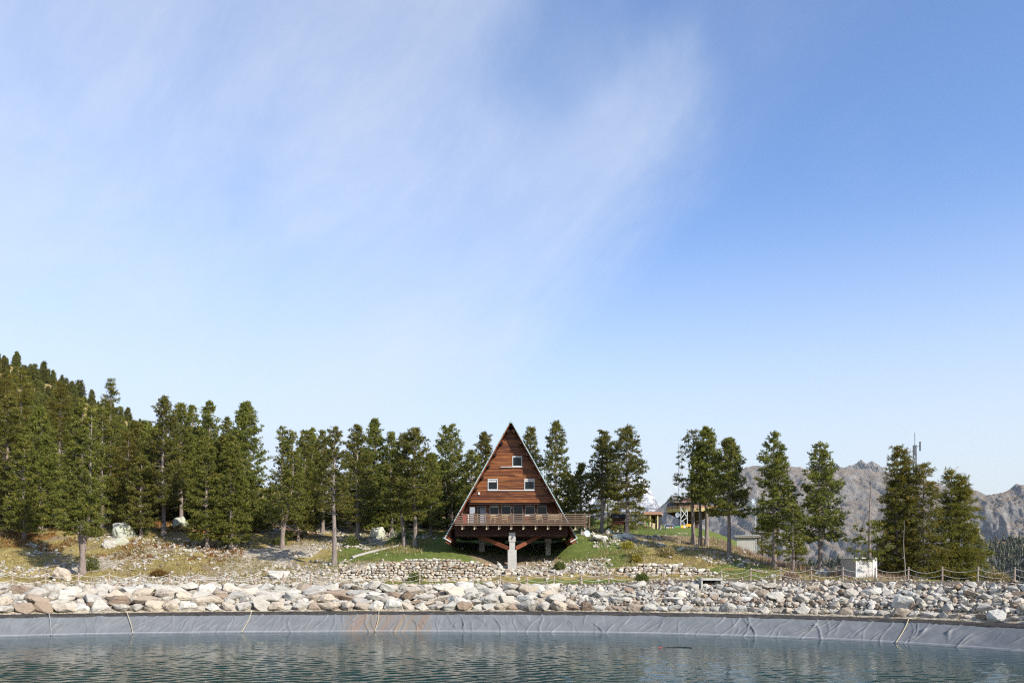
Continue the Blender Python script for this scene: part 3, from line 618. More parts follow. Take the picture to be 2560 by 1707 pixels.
# ------------------------------------------------------------------ trees
def unit(v): return v / (np.linalg.norm(v, axis=-1, keepdims=True) + 1e-9)
def tree_mesh(r, H, Wd, cb, kind='pine', dens=1.0, leaders=((0, 0, 1.0),), bend=0.0, dead=6, tuft=1.0, bare=0.16):
    """returns trunk MB, branch MB, foliage (V, tint); local coordinates, base at origin"""
    tr, br = MB(), MB(); FV, FT = [], []
    r0 = (0.0125 * H + 0.055) * (0.85 if kind == 'larch' else 1.0)
    for (lx, ly, lh) in leaders:
        h = H * lh; tz = np.linspace(0, 1, 12); fork = 0.0
        bx = bend * np.sin(tz * math.pi) + lx * sstep(0.02, 0.55, tz) + 0.05 * np.sin(tz * 9 + lx * 7); by = ly * sstep(0.02, 0.55, tz) + 0.05 * np.cos(tz * 7)
        pts = np.stack([bx, by, tz * h * 0.985 - 0.25 * (tz == 0)], -1)
        rad = r0 * (1 - tz) ** 0.8 * (1 if lh >= 1 else 0.75) + 0.018; rad[0] *= 1.5; rad[1] *= 1.02
        tr.tube(pts, rad, 8)
        nb = int((13.5 if kind == 'pine' else 11.0) * h * (1 - cb) * dens / (len(leaders) ** 0.5))
        nw = max(4, int(h * (1 - cb) / (0.62 if kind == 'pine' else 0.5))); s = np.clip((np.floor((np.arange(nb) + r.random(nb)) / nb * nw) + .5 + r.normal(0, .17, nb)) / nw, 0.004, .996); t = cb + (1 - cb) * s
        if kind == 'pine':
            prof = np.clip(1 - s, 0, 1) ** 0.72 * (0.82 + 0.18 * sstep(0, 0.10, s)) + 0.07 * (1 - s ** 7) * sstep(.3, .7, s); el = np.radians(-16 + 66 * s ** 1.3 + r.normal(0, 9, nb))
        elif kind == 'larch':
            prof = np.clip(1 - s, 0, 1) ** 0.62 * (0.75 + 0.25 * sstep(0, 0.15, s)); el = np.radians(-14 + 40 * s ** 1.6 + r.normal(0, 8, nb))
        else:
            prof = np.clip(1 - s, 0, 1) ** 0.85; el = np.radians(-18 + 45 * s ** 1.5 + r.normal(0, 7, nb))
        # clumped, uneven crown: whole sectors longer or shorter
        az = r.uniform(0, 2 * math.pi, nb)
        lob = fbm(s * 5 + 50 * r.random(), az * 0.9 + 20 * r.random(), 3, 0.6)
        L = Wd / 2 * (1.04 if kind == 'pine' else 1.12) * (prof * (0.66 + 0.72 * lob) * r.uniform(0.74, 1.10, nb)) + 0.20
        L *= (0.8 if len(leaders) > 1 else 1.0)
        d = np.stack([np.cos(az) * np.cos(el), np.sin(az) * np.cos(el), np.sin(el)], -1)
        o = np.stack([np.interp(t, tz, bx), np.interp(t, tz, by), t * h * 0.985], -1)
        curl = (0.28 if kind == 'pine' else -0.10) * L
        for k in range(0, nb):
            if L[k] > 0.7:
                u = np.array((0, 0.5, 1.0))[:, None]; pp = o[k] + d[k] * L[k] * u * 0.92; pp[:, 2] += curl[k] * u[:, 0] ** 2 * 0.8
                br.tube(pp, (0.030 + 0.008 * L[k], 0.02, 0.006), 3, False)
        # needles gather in clumps at the twig ends
        nt_ = np.maximum(2, (L * (4.4 if kind == 'pine' else 5.2) + 1.4) * min(1.3, dens)).astype(int)
        ib = np.repeat(np.arange(nb), nt_); n1_ = len(ib)
        u1 = bare + (1.02 - bare) * r.random(n1_) ** 0.7; lat = unit(np.cross(d[ib], (0, 0, 1.0)))
        c1 = o[ib] + d[ib] * (L[ib] * u1)[:, None] + lat * (r.normal(0, 1, n1_) * L[ib] * (0.36 * (1.05 - u1) + 0.10))[:, None]
        c1[:, 2] += curl[ib] * u1 ** 2 + r.normal(0, 0.06, n1_) * np.minimum(1, L[ib]) - (0 if kind == 'pine' else np.abs(r.normal(0, 0.10, n1_)))
        t1_ = np.clip(r.normal(0.42, 0.22, n1_) + 0.22 * (s[ib] > 0.8) * r.random(n1_), 0, 1)
        Q = 4; n = n1_ * Q; idx = np.repeat(ib, Q)
        if kind == 'pine': c = np.repeat(c1, Q, 0) + r.normal(0, 1, (n, 3)) * np.array((.125, .125, .065)) * tuft
        else: c = np.repeat(c1, Q, 0) + d[idx] * r.uniform(-.35, .25, n)[:, None] * tuft + r.normal(0, 1, (n, 3)) * np.array((.10, .10, .07)) * tuft
        base_t = np.clip(np.repeat(t1_, Q) + r.normal(0, .08, n), 0, 1)
        K = 8 if kind == 'pine' else 6
        cc = np.repeat(c, K, 0); m_ = len(cc)
        if kind == 'pine': dr = unit(np.repeat(d[idx], K, 0) * 0.40 + np.array((0, 0, 0.60)) + unit(r.normal(0, 1, (m_, 3))) * 0.95); ln = r.uniform(0.14, 0.28, m_) * tuft; wd = ln * r.uniform(0.20, 0.34, m_)
        else: dr = unit(np.repeat(d[idx], K, 0) * 0.9 + np.array((0, 0, -0.10)) + unit(r.normal(0, 1, (m_, 3))) * 0.75); ln = r.uniform(0.16, 0.34, m_) * tuft; wd = ln * r.uniform(0.12, 0.22, m_)
        sd = unit(np.cross(dr, r.normal(0, 1, (m_, 3))))
        b0 = cc + r.normal(0, 0.03, (m_, 3)) * tuft
        tri = np.stack([b0 - sd * wd[:, None] * 0.5, b0 + sd * wd[:, None] * 0.5, b0 + dr * ln[:, None]], 1)
        FV.append(tri.reshape(-1, 3)); tn = np.clip(np.repeat(base_t, K) + r.normal(0, 0.07, m_), 0, 1); FT.append(np.repeat(tn, 3))
        # dead bare branches low on the trunk
        for k in range(int(dead)):
            zt = r.uniform(0.12, cb + 0.25) * h; a = r.uniform(0, 6.28); l = r.uniform(0.5, 1.5) * Wd / 4.5
            b = np.array((np.interp(zt / h, tz, bx), np.interp(zt / h, tz, by), zt)); e = b + np.array((math.cos(a) * l, math.sin(a) * l, r.uniform(-0.5, 0.15) * l))
            br.tube([b, (b + e) / 2 + np.array((0, 0, 0.08)), e], (0.028, 0.018, 0.006), 3, False)
    if br.n == 0: br.tube([(0, 0, 0.2), (0, 0.05, 0.5), (0, 0.1, 0.8)], (0.01, 0.01, 0.005), 3, False)
    return tr, br, np.vstack(FV), np.concatenate(FT)
def mesh_of(mb, name, mat, smooth=True):
    me = mesh_np(name, np.vstack(mb.v), ([np.vstack(mb.f4)] if mb.f4 else []) + ([np.vstack(mb.f3)] if mb.f3 else []), smooth); me.materials.append(mat); return me
def tree_meshes(seed, H, Wd, cb, kind='pine', leaf=None, **k):
    r = np.random.default_rng(seed); tr, br, FV, FT = tree_mesh(r, H, Wd, cb, kind, **k)
    fm = mesh_np('crown', FV, [np.arange(len(FV)).reshape(-1, 3)], False, {'tint': FT}); fm.materials.append(M[leaf or ('pine' if kind == 'pine' else 'larch')])
    return mesh_of(tr, 'trunk', M['bark']), mesh_of(br, 'branches', M['twig']), fm
def plant_tree(meshes, name, loc, label, group=None, rz=0.0, sc=(1, 1, 1), cat='tree'):
    t = thing(name, loc, label, cat, group); t.rotation_euler = (0, 0, rz); t.scale = sc
    for nme, me in zip(('trunk', 'branches', 'crown'), meshes):
        o = link(bpy.data.objects.new(nme, me), t)
        if nme == 'branches': o['kind'] = 'stuff'
    return t
WOOD = ('stone pine standing in the dense wood on the rocky slope behind the rope fence', 'stone pines of the wood beside the house')
LARW = ('yellow-green larch standing among the stone pines of the dense wood', 'larches of the wood beside the house')
# x, top y, distance, width m, crown base, kind, name, label, group, extra
T = [
 (205, 992, 80.5, 5.4, .24, 'pine', 'stone_pine', 'many-stemmed stone pine with bare lower trunk among stones right behind the rope fence', None, dict(leaders=((0, 0, 1.0), (-.7, .3, .93), (.75, .2, .95)), dens=.9, dead=14)),
 (12, 930, 104, 6.0, .12, 'larch', 'larch_tree', 'yellow-green larch at the outer edge of the wood next to the tallest larch', None, {}),
 (52, 912, 108, 6.2, .12, 'larch', 'larch_tree', 'tallest yellow-green larch of the wood below the conifer-dotted hillside', None, {}),
 (150, 952, 103, 6.4, .12, 'larch', 'larch_tree', 'yellow-green larch between the tallest larch and the dark spruce', None, {}),
 (276, 941, 108, 6.6, .12, 'spruce', 'spruce_tree', 'tall dark spruce with pointed top rising above the stone pines of the wood', None, dict(leaf='pine')),
 (20, 985, 95, 6.4, .06, 'pine', 'stone_pine', 'stone pine at the far end of the wood beneath two tall larches', None, {}), (100, 1020, 96, 6.2, .06, 'pine', 'stone_pine', 'broad stone pine between the larches and the many-stemmed pine behind the fence', None, {}),
 (60, 1090, 92, 5.2, .1, 'pine', 'stone_pine', 'lower stone pine with red heath at its foot in the wood', None, {}), (255, 1020, 98, 5.4, .2, 'pine', 'stone_pine', 'stone pine directly below the tall dark spruce', None, {}),
 (320, 1075, 99, 4.8, .12, 'larch', 'larch_tree', 'small yellow-green larch close beside the dark spruce', None, {}),
 (408, 990, 96.5, 5.2, .22, 'pine', 'stone_pine', 'stone pine with bare lower trunk bristling with dead twigs near the lichen boulders', None, dict(dead=16)), (452, 1008, 104, 5.4, .2, 'pine', 'stone_pine', 'round-topped stone pine behind the pine with dead twigs', None, {}),
 (480, 1012, 112, 5.0, .06, 'pine', 'stone_pine', 'stone pine top between the dead-twigged pine and the young pines', None, {}), (523, 1003, 108, 5.6, .06, 'pine', 'stone_pine', 'round-topped stone pine rising behind the two young pines', None, {}),
 (566, 1040, 114, 3.0, .2, 'pine', 'stone_pine', 'slim stone pine top squeezed beside the broad conical pine', None, {}), (614, 1004, 102, 7.0, .06, 'pine', 'stone_pine', 'broad conical stone pine, biggest crown at the edge of the wood by the gap', None, dict(dens=1.2)),
 (517, 1093, 91.5, 4.6, .10, 'pine', 'stone_pine', 'young bushy stone pine with light green top on the grassy slope, one of two', 'young pine pair on the slope', dict(dens=1.15)),
 (577, 1090, 92, 4.8, .08, 'pine', 'stone_pine', 'young bushy stone pine with light green top on the grassy slope, one of two', 'young pine pair on the slope', dict(dens=1.15)),
 (352, 1140, 95, 4.2, .12, 'pine', 'stone_pine', 'small stone pine above the big lichen-green boulder', None, {}), (705, 1064, 93, 5.6, .22, 'pine', 'stone_pine', 'two-topped stone pine just past the gap in the wood', None, dict(dens=.85, leaders=((0, 0, 1.0), (1.1, .2, .97)))),
 (762, 1078, 99, 5.0, .12, 'pine', 'stone_pine', 'stone pine between the two-topped pine and the long bare trunk', None, {}), (780, 1070, 108, 4.0, .2, 'pine', 'stone_pine', 'thin-topped stone pine behind the long bare trunk, one of two', 'stone pine pair behind the bare trunk', {}), (806, 1076, 105, 3.6, .2, 'pine', 'stone_pine', 'thin-topped stone pine behind the long bare trunk, one of two', 'stone pine pair behind the bare trunk', {}),
 (745, 1180, 97, 4.4, .08, 'pine', 'stone_pine', 'short stone pine under taller ones near the gap in the wood', None, {}),
 (835, 1068, 83.2, 3.9, .40, 'pine', 'stone_pine', 'tall stone pine with long bare trunk and dead twigs beside the dry stone wall', None, dict(dens=.85, dead=26)),
 (893, 1064, 95, 5.6, .18, 'pine', 'stone_pine', 'wide stone pine behind the lower end of the fallen log', None, {}), (936, 1047, 104, 4.8, .06, 'pine', 'stone_pine', 'dense dark stone pine standing taller than its neighbours above the fallen log', None, dict(dens=1.15)), (978, 1081, 103, 4.4, .06, 'pine', 'stone_pine', 'pointed stone pine behind the slender curved pine', None, {}),
 (1012, 1084, 90.5, 3.6, .32, 'pine', 'stone_pine', 'slender stone pine with a curved thin trunk beside a thicker pine above the lawn', None, dict(bend=-.5, dead=8)),
 (1037, 1072, 89.5, 5.4, .28, 'pine', 'stone_pine', 'stone pine with a straight thick trunk at the upper end of the fallen log', None, dict(dead=10)),
 (1128, 1060, 108, 6.6, .22, 'pine', 'stone_pine', 'open stone pine with a split double top beside the house roof', None, dict(leaders=((.15, 0, 1.0), (-.75, 0, .985)), dens=.95)),
 (1076, 1135, 104, 4.6, .15, 'pine', 'stone_pine', 'lower stone pine between the thick-trunked pine and the double-topped pine', None, {}), (1213, 1083, 107, 6.0, .12, 'pine', 'stone_pine', 'broad round-topped stone pine partly hidden behind the left roof slope', None, {}),
 (1180, 1128, 103, 4.4, .1, 'pine', 'stone_pine', 'low stone pine against the left roof edge of the house', None, {}),
 (1326, 1068, 108, 4.6, .12, 'pine', 'stone_pine', 'stone pine looking out close behind the right roof slope of the house', None, {}),
 (1390, 1053, 104, 5.2, .12, 'pine', 'stone_pine', 'tall stone pine behind the right half of the house, tallest there', None, dict(dens=.95)),
 (1452, 1160, 103, 4.2, .05, 'pine', 'stone_pine', 'short bushy stone pine behind the right end of the balcony', None, {}),
 (1420, 1185, 107, 4.2, .05, 'pine', 'stone_pine', 'low pine filling the gap behind the balcony and the roof', None, {}),
 (1503, 1074, 101, 5.0, .34, 'pine', 'stone_pine', 'stone pine with dark leaning trunk between the balcony and the notice board', None, dict(bend=.15, leaders=((0, 0, 1.0), (.55, .1, .985)))),
 (1567, 1066, 97.5, 5.6, .33, 'pine', 'stone_pine', 'stone pine rooted beside flat slabs in front of the notice board', None, dict(dens=1.05)),
 (1733, 1076, 94.0, 5.0, .34, 'pine', 'stone_pine', 'sparse stone pine with drooping branches in front of the antenna mast', None, dict(dens=.62, bend=-.1)),
 (1750, 1120, 93.0, 2.6, .5, 'pine', 'stone_pine', 'thin-trunked stone pine squeezed between two taller ones', None, dict(dens=.8)),
 (1766, 1070, 92.5, 4.4, .38, 'pine', 'stone_pine', 'dense columnar stone pine with thick flared base on the grass slope', None, dict(dens=1.25)),
 (1822, 1097, 86.2, 4.4, .36, 'pine', 'stone_pine', 'stone pine with a forked side limb on stony ground near the grey shed', None, dict(dens=1.2)),
 (1936, 1080, 83.0, 5.4, .32, 'pine', 'stone_pine', 'twin-trunked stone pine with pointed top below the grey shed', None, dict(leaders=((-.1, 0, 1.0), (.55, .1, .86)), dens=1.0)),
 (1982, 1262, 79.8, 3.2, .28, 'pine', 'stone_pine', 'short thin stone pine beside the twin-trunked pine near the rope fence', None, dict(dens=.9)),
 (2050, 1106, 82.0, 6.0, .28, 'pine', 'stone_pine', 'spreading stone pine with two dark trunks next to the pointed white boulder', None, dict(leaders=((-.05, 0, 1.0), (.5, .1, .93)), dens=.9)),
 (2242, 1108, 78.5, 4.7, .10, 'larch', 'larch_tree', 'tall golden-tipped larch with rounded top beside the white hut', None, dict(leaders=((0, 0, 1.0), (.7, 0, .97)), dens=1.3)),
 (2309, 1153, 77.5, 4.6, .06, 'larch', 'larch_tree', 'slimmer larch with pointed top between two other larches', None, dict(dens=1.15)),
 (2378, 1168, 79.0, 6.4, .04, 'larch', 'larch_tree', 'wide drooping larch with a flagged crooked top at the end of the larch row', None, dict(leaders=((0, 0, 1.0), (.9, 0, .95)), dens=1.3)),
 (1520, 1215, 110, 4.4, .05, 'larch', 'larch_tree', 'bushy yellow-green larch sapling behind the notice board', 'larch saplings behind the notice board', {}),
 (1590, 1232, 112, 3.8, .05, 'larch', 'larch_tree', 'bushy yellow-green larch sapling behind the notice board', 'larch saplings behind the notice board', {}),
 (1550, 1240, 106, 3.6, .05, 'larch', 'larch_tree', 'bushy yellow-green larch sapling behind the notice board', 'larch saplings behind the notice board', {}),
 (1905, 1292, 99, 3.2, .05, 'larch', 'larch_tree', 'small larch growing below the lattice pylon on the far side of the slope', 'small larches below the pylon', {}),
 (1990, 1330, 95, 2.6, .05, 'larch', 'larch_tree', 'small larch growing below the lattice pylon on the far side of the slope', 'small larches below the pylon', {}),
]
for i, (x, yt, D, wd, cb, kind, nm_, lab, grp, ex) in enumerate(T):
    ex = dict(ex); X = (x - XC) / F * D; z0 = gz(X, D); H = (YH - yt) / F * D - z0
    ms = tree_meshes(100 + i, H, wd, cb, kind, **ex)
    plant_tree(ms, nm_, (X, D, z0), lab, grp)
# filler pines deeper in the wood share a few meshes
fill = [tree_meshes(300 + k, 12.0, 5.4, 0.03 + 0.02 * k, 'pine', dens=0.85, tuft=1.25) for k in range(5)]
fr = np.random.default_rng(12); k = 0
for x in np.arange(-40, 1240, 30):
    for D in (fr.uniform(108, 116), fr.uniform(120, 138)):
        xx = x + fr.uniform(-14, 14)
        if 628 < xx < 690 or 850 < xx < 878: continue
        if D > 118 and xx > 560 and fr.random() < 0.5: continue
        X = (xx - XC) / F * D; z0 = gz(X, D); top = np.interp(xx, (0, 250, 420, 600, 700, 1240), (1010, 1050, 1050, 1070, 1110, 1130)) + fr.uniform(0, 70)
        H = (YH - top) / F * D - z0
        if H < 3: continue
        s = H / 12.0; plant_tree(fill[k % 5], 'stone_pine', (X, D, z0), *WOOD, rz=fr.uniform(0, 6.28), sc=(min(1.25, max(.7, s)),) * 2 + (s,)); k += 1
# small conifers on the high hillside
farm = [tree_meshes(400 + k, 9.0, 3.9, 0.04, 'spruce' if k % 3 else 'pine', leaf='hillpine', dens=0.9, tuft=1.8, dead=0) for k in range(4)]
spots = [(x, 450 - 6, h) for x, h in ((5, 6), (18, 7), (30, 11), (50, 8), (62, 9), (71, 11), (82, 9), (97, 10), (110, 8), (123, 9), (131, 7), (140, 6), (150, 8), (160, 11), (174, 6), (196, 6), (205, 6.5), (212, 8), (222, 7), (236, 8), (246, 7), (318, 8), (326, 7), (350, 7), (362, 6), (376, 5), (392, 6))]
for _ in range(250):
    D = fr.uniform(190, 440); spots.append((fr.uniform(-60, 430), D, fr.uniform(6.5, 11)))
for k, (x, D, h) in enumerate(spots):
    X = (x - XC) / F * D; z0 = gz(X, D); s = h / 9 * (0.72 if k < 27 else 1.0)
    plant_tree(farm[k % 4], 'hillside_conifer', (X, D, z0 - 0.2), 'small conifer growing on the steep heath-covered hillside above the wood', 'conifers scattered over the hillside', fr.uniform(0, 6.28), (s, s, s))
# dead stems by the white hut
def dead_stem(x, yt, D, label, n, lean=0.0, r0=0.13, group=None):
    X = (x - XC) / F * D; z0 = gz(X, D); H = (YH - yt) / F * D - z0; t = thing('dead_tree', (X, D, z0), label, 'dead tree', group)
    tz = np.linspace(0, 1, 9); MB().tube(np.stack([X + lean * tz + .05 * np.sin(tz * 8), D + 0 * tz, z0 - .2 + tz * (H + .2)], -1), r0 * (1 - tz * .8), 7).build('trunk', M['twig' if r0 < .1 else 'bark'], t, True)
    b = MB(); r = np.random.default_rng(int(x))
    for _ in range(n):
        q = r.uniform(.35, .97); a = r.uniform(0, 6.28); l = r.uniform(.2, .6) * (1.2 - q * .6); p = np.array((X + lean * q, D, z0 + H * q)); b.tube([p, p + np.array((math.cos(a) * l * .5, math.sin(a) * l * .5, -.02)), p + np.array((math.cos(a) * l, math.sin(a) * l, -.12))], (.016, .01, .004), 3, False)
    b.build('branches', M['twig'], t); return t
tstem = dead_stem(2172, 1195, 76.0, 'dead bare stem with a few low green boughs in front of the white hut', 26, .18, .17)
r = np.random.default_rng(77); tr_, br_, FV, FT = tree_mesh(r, 9, 4.2, .1, 'pine', dens=.55)
sel = (FV.reshape(-1, 3, 3)[:, 0, 2] > 1.6) & (FV.reshape(-1, 3, 3)[:, 0, 2] < 5.2); V_ = FV.reshape(-1, 3, 3)[sel].reshape(-1, 3)
fm = mesh_np('boughs', V_, [np.arange(len(V_)).reshape(-1, 3)], False, {'tint': FT.reshape(-1, 3)[sel].ravel()}); fm.materials.append(M['pine']); link(bpy.data.objects.new('boughs', fm), tstem)
dead_stem(2262, 1300, 76.0, 'thin pale dead stem between the larches', 10, -.1, .06)
# wood on the far knoll: one mass
A, B, Zk = kn; r = np.random.default_rng(9); n = 11000; ii = r.integers(10, 168, n); jj = r.integers(2, A.shape[1] - 2, n)
keep = fbm(A[ii, jj] / 90, B[ii, jj] / 90, 4, .6) + 0.10 * r.random(n) > 0.36; ii, jj = ii[keep], jj[keep]; n = len(ii)
c = np.stack([A[ii, jj] + r.uniform(-4, 4, n), B[ii, jj] + r.uniform(-2, 2, n), Zk[ii, jj]], -1); hh = r.uniform(6, 12, n) * (0.8 + .4 * r.random(n)); V_, F_, tn = [], [], []
lv = np.array([(0.0, .10), (.06, .25), (.28, .17), (.30, .21), (.52, .11), (.54, .15), (.74, .06), (.76, .085), (1.0, .0)])
ang = np.arange(6) / 6 * 6.283
for li, (zf, rf) in enumerate(lv):
    rr = hh[:, None] * rf * r.uniform(.6, 1.35, (n, 6)); V_.append(np.stack([c[:, 0:1] + np.cos(ang) * rr, c[:, 1:2] + np.sin(ang) * rr, np.repeat((c[:, 2] + hh * zf)[:, None], 6, 1)], -1))
V_ = np.stack(V_, 1).reshape(-1, 3); nl = len(lv); base = (np.arange(n) * nl * 6)[:, None, None]
li, a_ = np.meshgrid(np.arange(nl - 1), np.arange(6), indexing='ij'); q0 = np.stack([li * 6 + a_, li * 6 + (a_ + 1) % 6, (li + 1) * 6 + (a_ + 1) % 6, (li + 1) * 6 + a_], -1).reshape(1, -1, 4)
me = mesh_np('far_wood', V_, [(q0 + base).reshape(-1, 4)], False, {'tint': np.repeat(r.random(n), nl * 6)}); me.materials.append(M['farpine'])
tag(link(bpy.data.objects.new('far_wood', me)), 'dark conifer wood covering the lower hill across the valley', 'wood', kind='stuff')

# ------------------------------------------------------------------ stones
def hull_mesh(seed, n=18, sq=(1, .8, .65), bev=0.06, rough=0.0, mat='rock', name='boulder'):
    r = np.random.default_rng(seed); p = unit(r.normal(0, 1, (n, 3))); p *= r.uniform(.80, 1.12, (n, 1)) * np.array(sq) * 0.55
    bm = bmesh.new(); vs_ = [bm.verts.new(q) for q in p]; g = bmesh.ops.convex_hull(bm, input=vs_)
    bmesh.ops.delete(bm, geom=[v for v in bm.verts if not v.link_faces], context='VERTS')
    bmesh.ops.dissolve_limit(bm, angle_limit=0.16, verts=bm.verts[:], edges=bm.edges[:])
    if bev: bmesh.ops.bevel(bm, geom=bm.edges[:], offset=bev, segments=1, affect='EDGES', profile=.5)
    bmesh.ops.triangulate(bm, faces=bm.faces[:])
    if rough:
        bmesh.ops.subdivide_edges(bm, edges=bm.edges[:], cuts=2, use_grid_fill=True); bmesh.ops.triangulate(bm, faces=bm.faces[:])
        for v in bm.verts:
            c_ = v.co; f_ = vnoise(np.array(c_.x * 7 + seed), np.array(c_.y * 7 + c_.z * 5)) - .5 + .6 * (vnoise(np.array(c_.x * 17 + c_.z * 9), np.array(c_.y * 17 + seed)) - .5); v.co = c_ * (1 + rough * float(f_))
    me = bpy.data.meshes.new(name); bm.to_mesh(me); bm.free(); me.materials.append(M[mat]); return me
BOUL = [hull_mesh(20 + k, 15 + k % 6, (1, .72 + .04 * (k % 5), .55 + .06 * (k % 4)), .03, .16) for k in range(14)]
BOULC = [hull_mesh(20 + k, 15 + k % 6, (1, .72 + .04 * (k % 5), .55 + .06 * (k % 4)), .03) for k in range(14)]
SMALL = [hull_mesh(60 + k, 11, (1, .8, .6), 0) for k in range(8)]
def arr(me):
    v = np.empty(len(me.vertices) * 3, np.float32); me.vertices.foreach_get('co', v); f = np.array([tuple(p.vertices) for p in me.polygons], int); return v.reshape(-1, 3), f
SMA = [arr(m) for m in SMALL]; BOA = [arr(m) for m in BOULC]
def rotm(r, n, tilt=0.5):
    a, b, c = r.uniform(0, 6.283, n), r.normal(0, tilt, n), r.normal(0, tilt, n)
    ca, sa, cb_, sb, cc, sc = np.cos(a), np.sin(a), np.cos(b), np.sin(b), np.cos(c), np.sin(c); z, o = np.zeros(n), np.ones(n)
    Rz = np.stack([ca, -sa, z, sa, ca, z, z, z, o], -1).reshape(n, 3, 3); Ry = np.stack([cb_, z, sb, z, o, z, -sb, z, cb_], -1).reshape(n, 3, 3); Rx = np.stack([o, z, z, z, cc, -sc, z, sc, cc], -1).reshape(n, 3, 3)
    return Rz @ Ry @ Rx
def stone_stuff(name, pos, size, protos, label, seed, parent=None, mat='rubble', tint=None, tilt=.5, cat='stones'):
    r = np.random.default_rng(seed); n = len(pos); R = rotm(r, n, tilt); pk = r.integers(0, len(protos), n); V_, F_, T_ = [], [], []; off_ = 0
    tint = r.random(n) if tint is None else tint
    for q in range(len(protos)):
        s = np.where(pk == q)[0]
        if not len(s): continue
        v, f = protos[q]; w = np.einsum('nij,vj->nvi', R[s], v) * size[s, None, None] + pos[s, None, :]
        V_.append(w.reshape(-1, 3)); F_.append((f[None] + (np.arange(len(s)) * len(v))[:, None, None] + off_).reshape(-1, f.shape[1])); T_.append(np.repeat(tint[s], len(v))); off_ += len(s) * len(v)
    me = mesh_np(name, np.vstack(V_), F_, False, {'tint': np.concatenate(T_)}); me.materials.append(M[mat]); o = link(bpy.data.objects.new(name, me), parent)
    tag(o, label if parent is None else None, cat if parent is None else None, kind='stuff'); return o
def bank_z(d, X): return np.where(d < 2.9, -3.34, -3.34 + (crest(X) + 3.34) * np.clip((d - 2.9) / 5.2, 0, 1))
# the bank carries its boulders as parts
bank = MB(); sb = np.linspace(S0, S1, 160); pb, nb_ = basin_at(sb)
V = np.vstack([np.column_stack([pb + nb_ * d0, np.full(160, 0) + (bank_z(np.full(160, d0), pb[:, 0] + nb_[:, 0] * d0)) + dz]) for d0, dz in ((3.25, -.22), (4.4, .02), (6.2, .04), (8.1, .02), (8.7, -.05))])
me = mesh_np('boulder_bank', V, [grid_faces(5, 160)[:, ::-1]], True, {'cover': np.tile((0, 1, 0, 1), (len(V), 1)), 'dirt': np.zeros(len(V))}); me.materials.append(M['earth'])
bankobj = link(bpy.data.objects.new('boulder_bank', me)); tag(bankobj, 'bank of pale boulders above the reservoir liner', 'boulder bank', kind='structure')
r = np.random.default_rng(21); big = []
vis = lambda p: abs(F * p[0] / p[1]) < 1330 and p[1] > 30
s = S0
while s < S1:                                                       # the bottom course of large blocks
    w = r.uniform(.95, 1.75) * (1.0 if basin_at(np.array([s]))[0][0, 0] < 6 else .74); p, n_ = basin_at(np.array([s + w / 2])); p = p[0] + n_[0] * 3.42
    if vis(p): big.append((p[0], p[1], -3.30 + .20 * w, w, math.atan2(-n_[0][0], n_[0][1]), 0))
    s += w * r.uniform(.76, .88)
cand = []
for _ in range(30000):
    s = r.uniform(S0, S1); fr_ = (s - S0) / (S1 - S0); d0 = r.uniform(4.0, 7.5); p, n_ = basin_at(np.array([s])); p = p[0] + n_[0] * d0
    if not vis(p): continue
    leftish = p[0] < 4
    w = min(1.7, r.lognormal(-.62 if leftish else -1.30, .50)) * (1.0 - .35 * (d0 > 7.0)); w = max(.18, w); cand.append((p[0], p[1], d0, w))
cand.sort(key=lambda c: -c[3]); placed = []; cell = {}
def try_place(x, y, w):
    k0 = (int(x // 1.5), int(y // 1.5))
    for a in (-1, 0, 1):
        for b in (-1, 0, 1):
            for (qx, qy, qw) in cell.get((k0[0] + a, k0[1] + b), ()):
                if (qx - x) ** 2 + ((qy - y) * 1.25) ** 2 < (.345 * (qw + w)) ** 2: return False
    cell.setdefault(k0, []).append((x, y, w)); return True
for (x, y, d0, w) in cand:
    if try_place(x, y, w): placed.append((x, y, d0, w))
def tang(x, y):
    k = np.argmin((BC[:, 0] - x) ** 2 + (BC[:, 1] - y) ** 2); t_ = BC[(k + 1) % len(BC)] - BC[k - 1]; return math.atan2(t_[1], t_[0])
one = big + [(x, y, float(bank_z(np.array(d0), np.array(x))) + .16 * w, w * 1.1, tang(x, y) + r.normal(0, .35), 1) for x, y, d0, w in placed[:300 - len(big)]]
for k, (x, y, z, w, a, kd) in enumerate(one):
    o = link(bpy.data.objects.new('boulder', BOUL[k % 14]), bankobj); o.location = (x, y, z)
    o.rotation_euler = (r.normal(0, .15) + (.25 if kd else .05), r.normal(0, .18), a + r.normal(0, .2) + (math.pi if r.random() < .5 else 0))
    o.scale = (w * r.uniform(1.0, 1.25), w * r.uniform(.8, 1.0), w * r.uniform(.65, 1.0) * (1.2 if not kd else 1.0))
rest = placed[300 - len(big):]; ra = np.array(rest)
pos = np.column_stack([ra[:, 0], ra[:, 1], bank_z(ra[:, 2], ra[:, 0]) + .15 * ra[:, 3]])
stone_stuff('bank_stones', pos, ra[:, 3] * 1.22, BOA, '', 31, bankobj, tilt=.35)
# chinking stones that fill the joints, and gravel up to the fence
n = 6500; s = r.uniform(S0, S1, n); p, n_ = basin_at(s); d0 = r.uniform(3.6, 8.3, n); p = p + n_ * d0[:, None]; k_ = (np.abs(F * p[:, 0] / p[:, 1]) < 1330) & (p[:, 1] > 30)
p, d0 = p[k_], d0[k_]; sz = r.uniform(.14, .36, len(p)); stone_stuff('chinking_stones', np.column_stack([p, bank_z(d0, p[:, 0]) + .02 + .1 * sz]), sz, SMA, '', 32, bankobj)
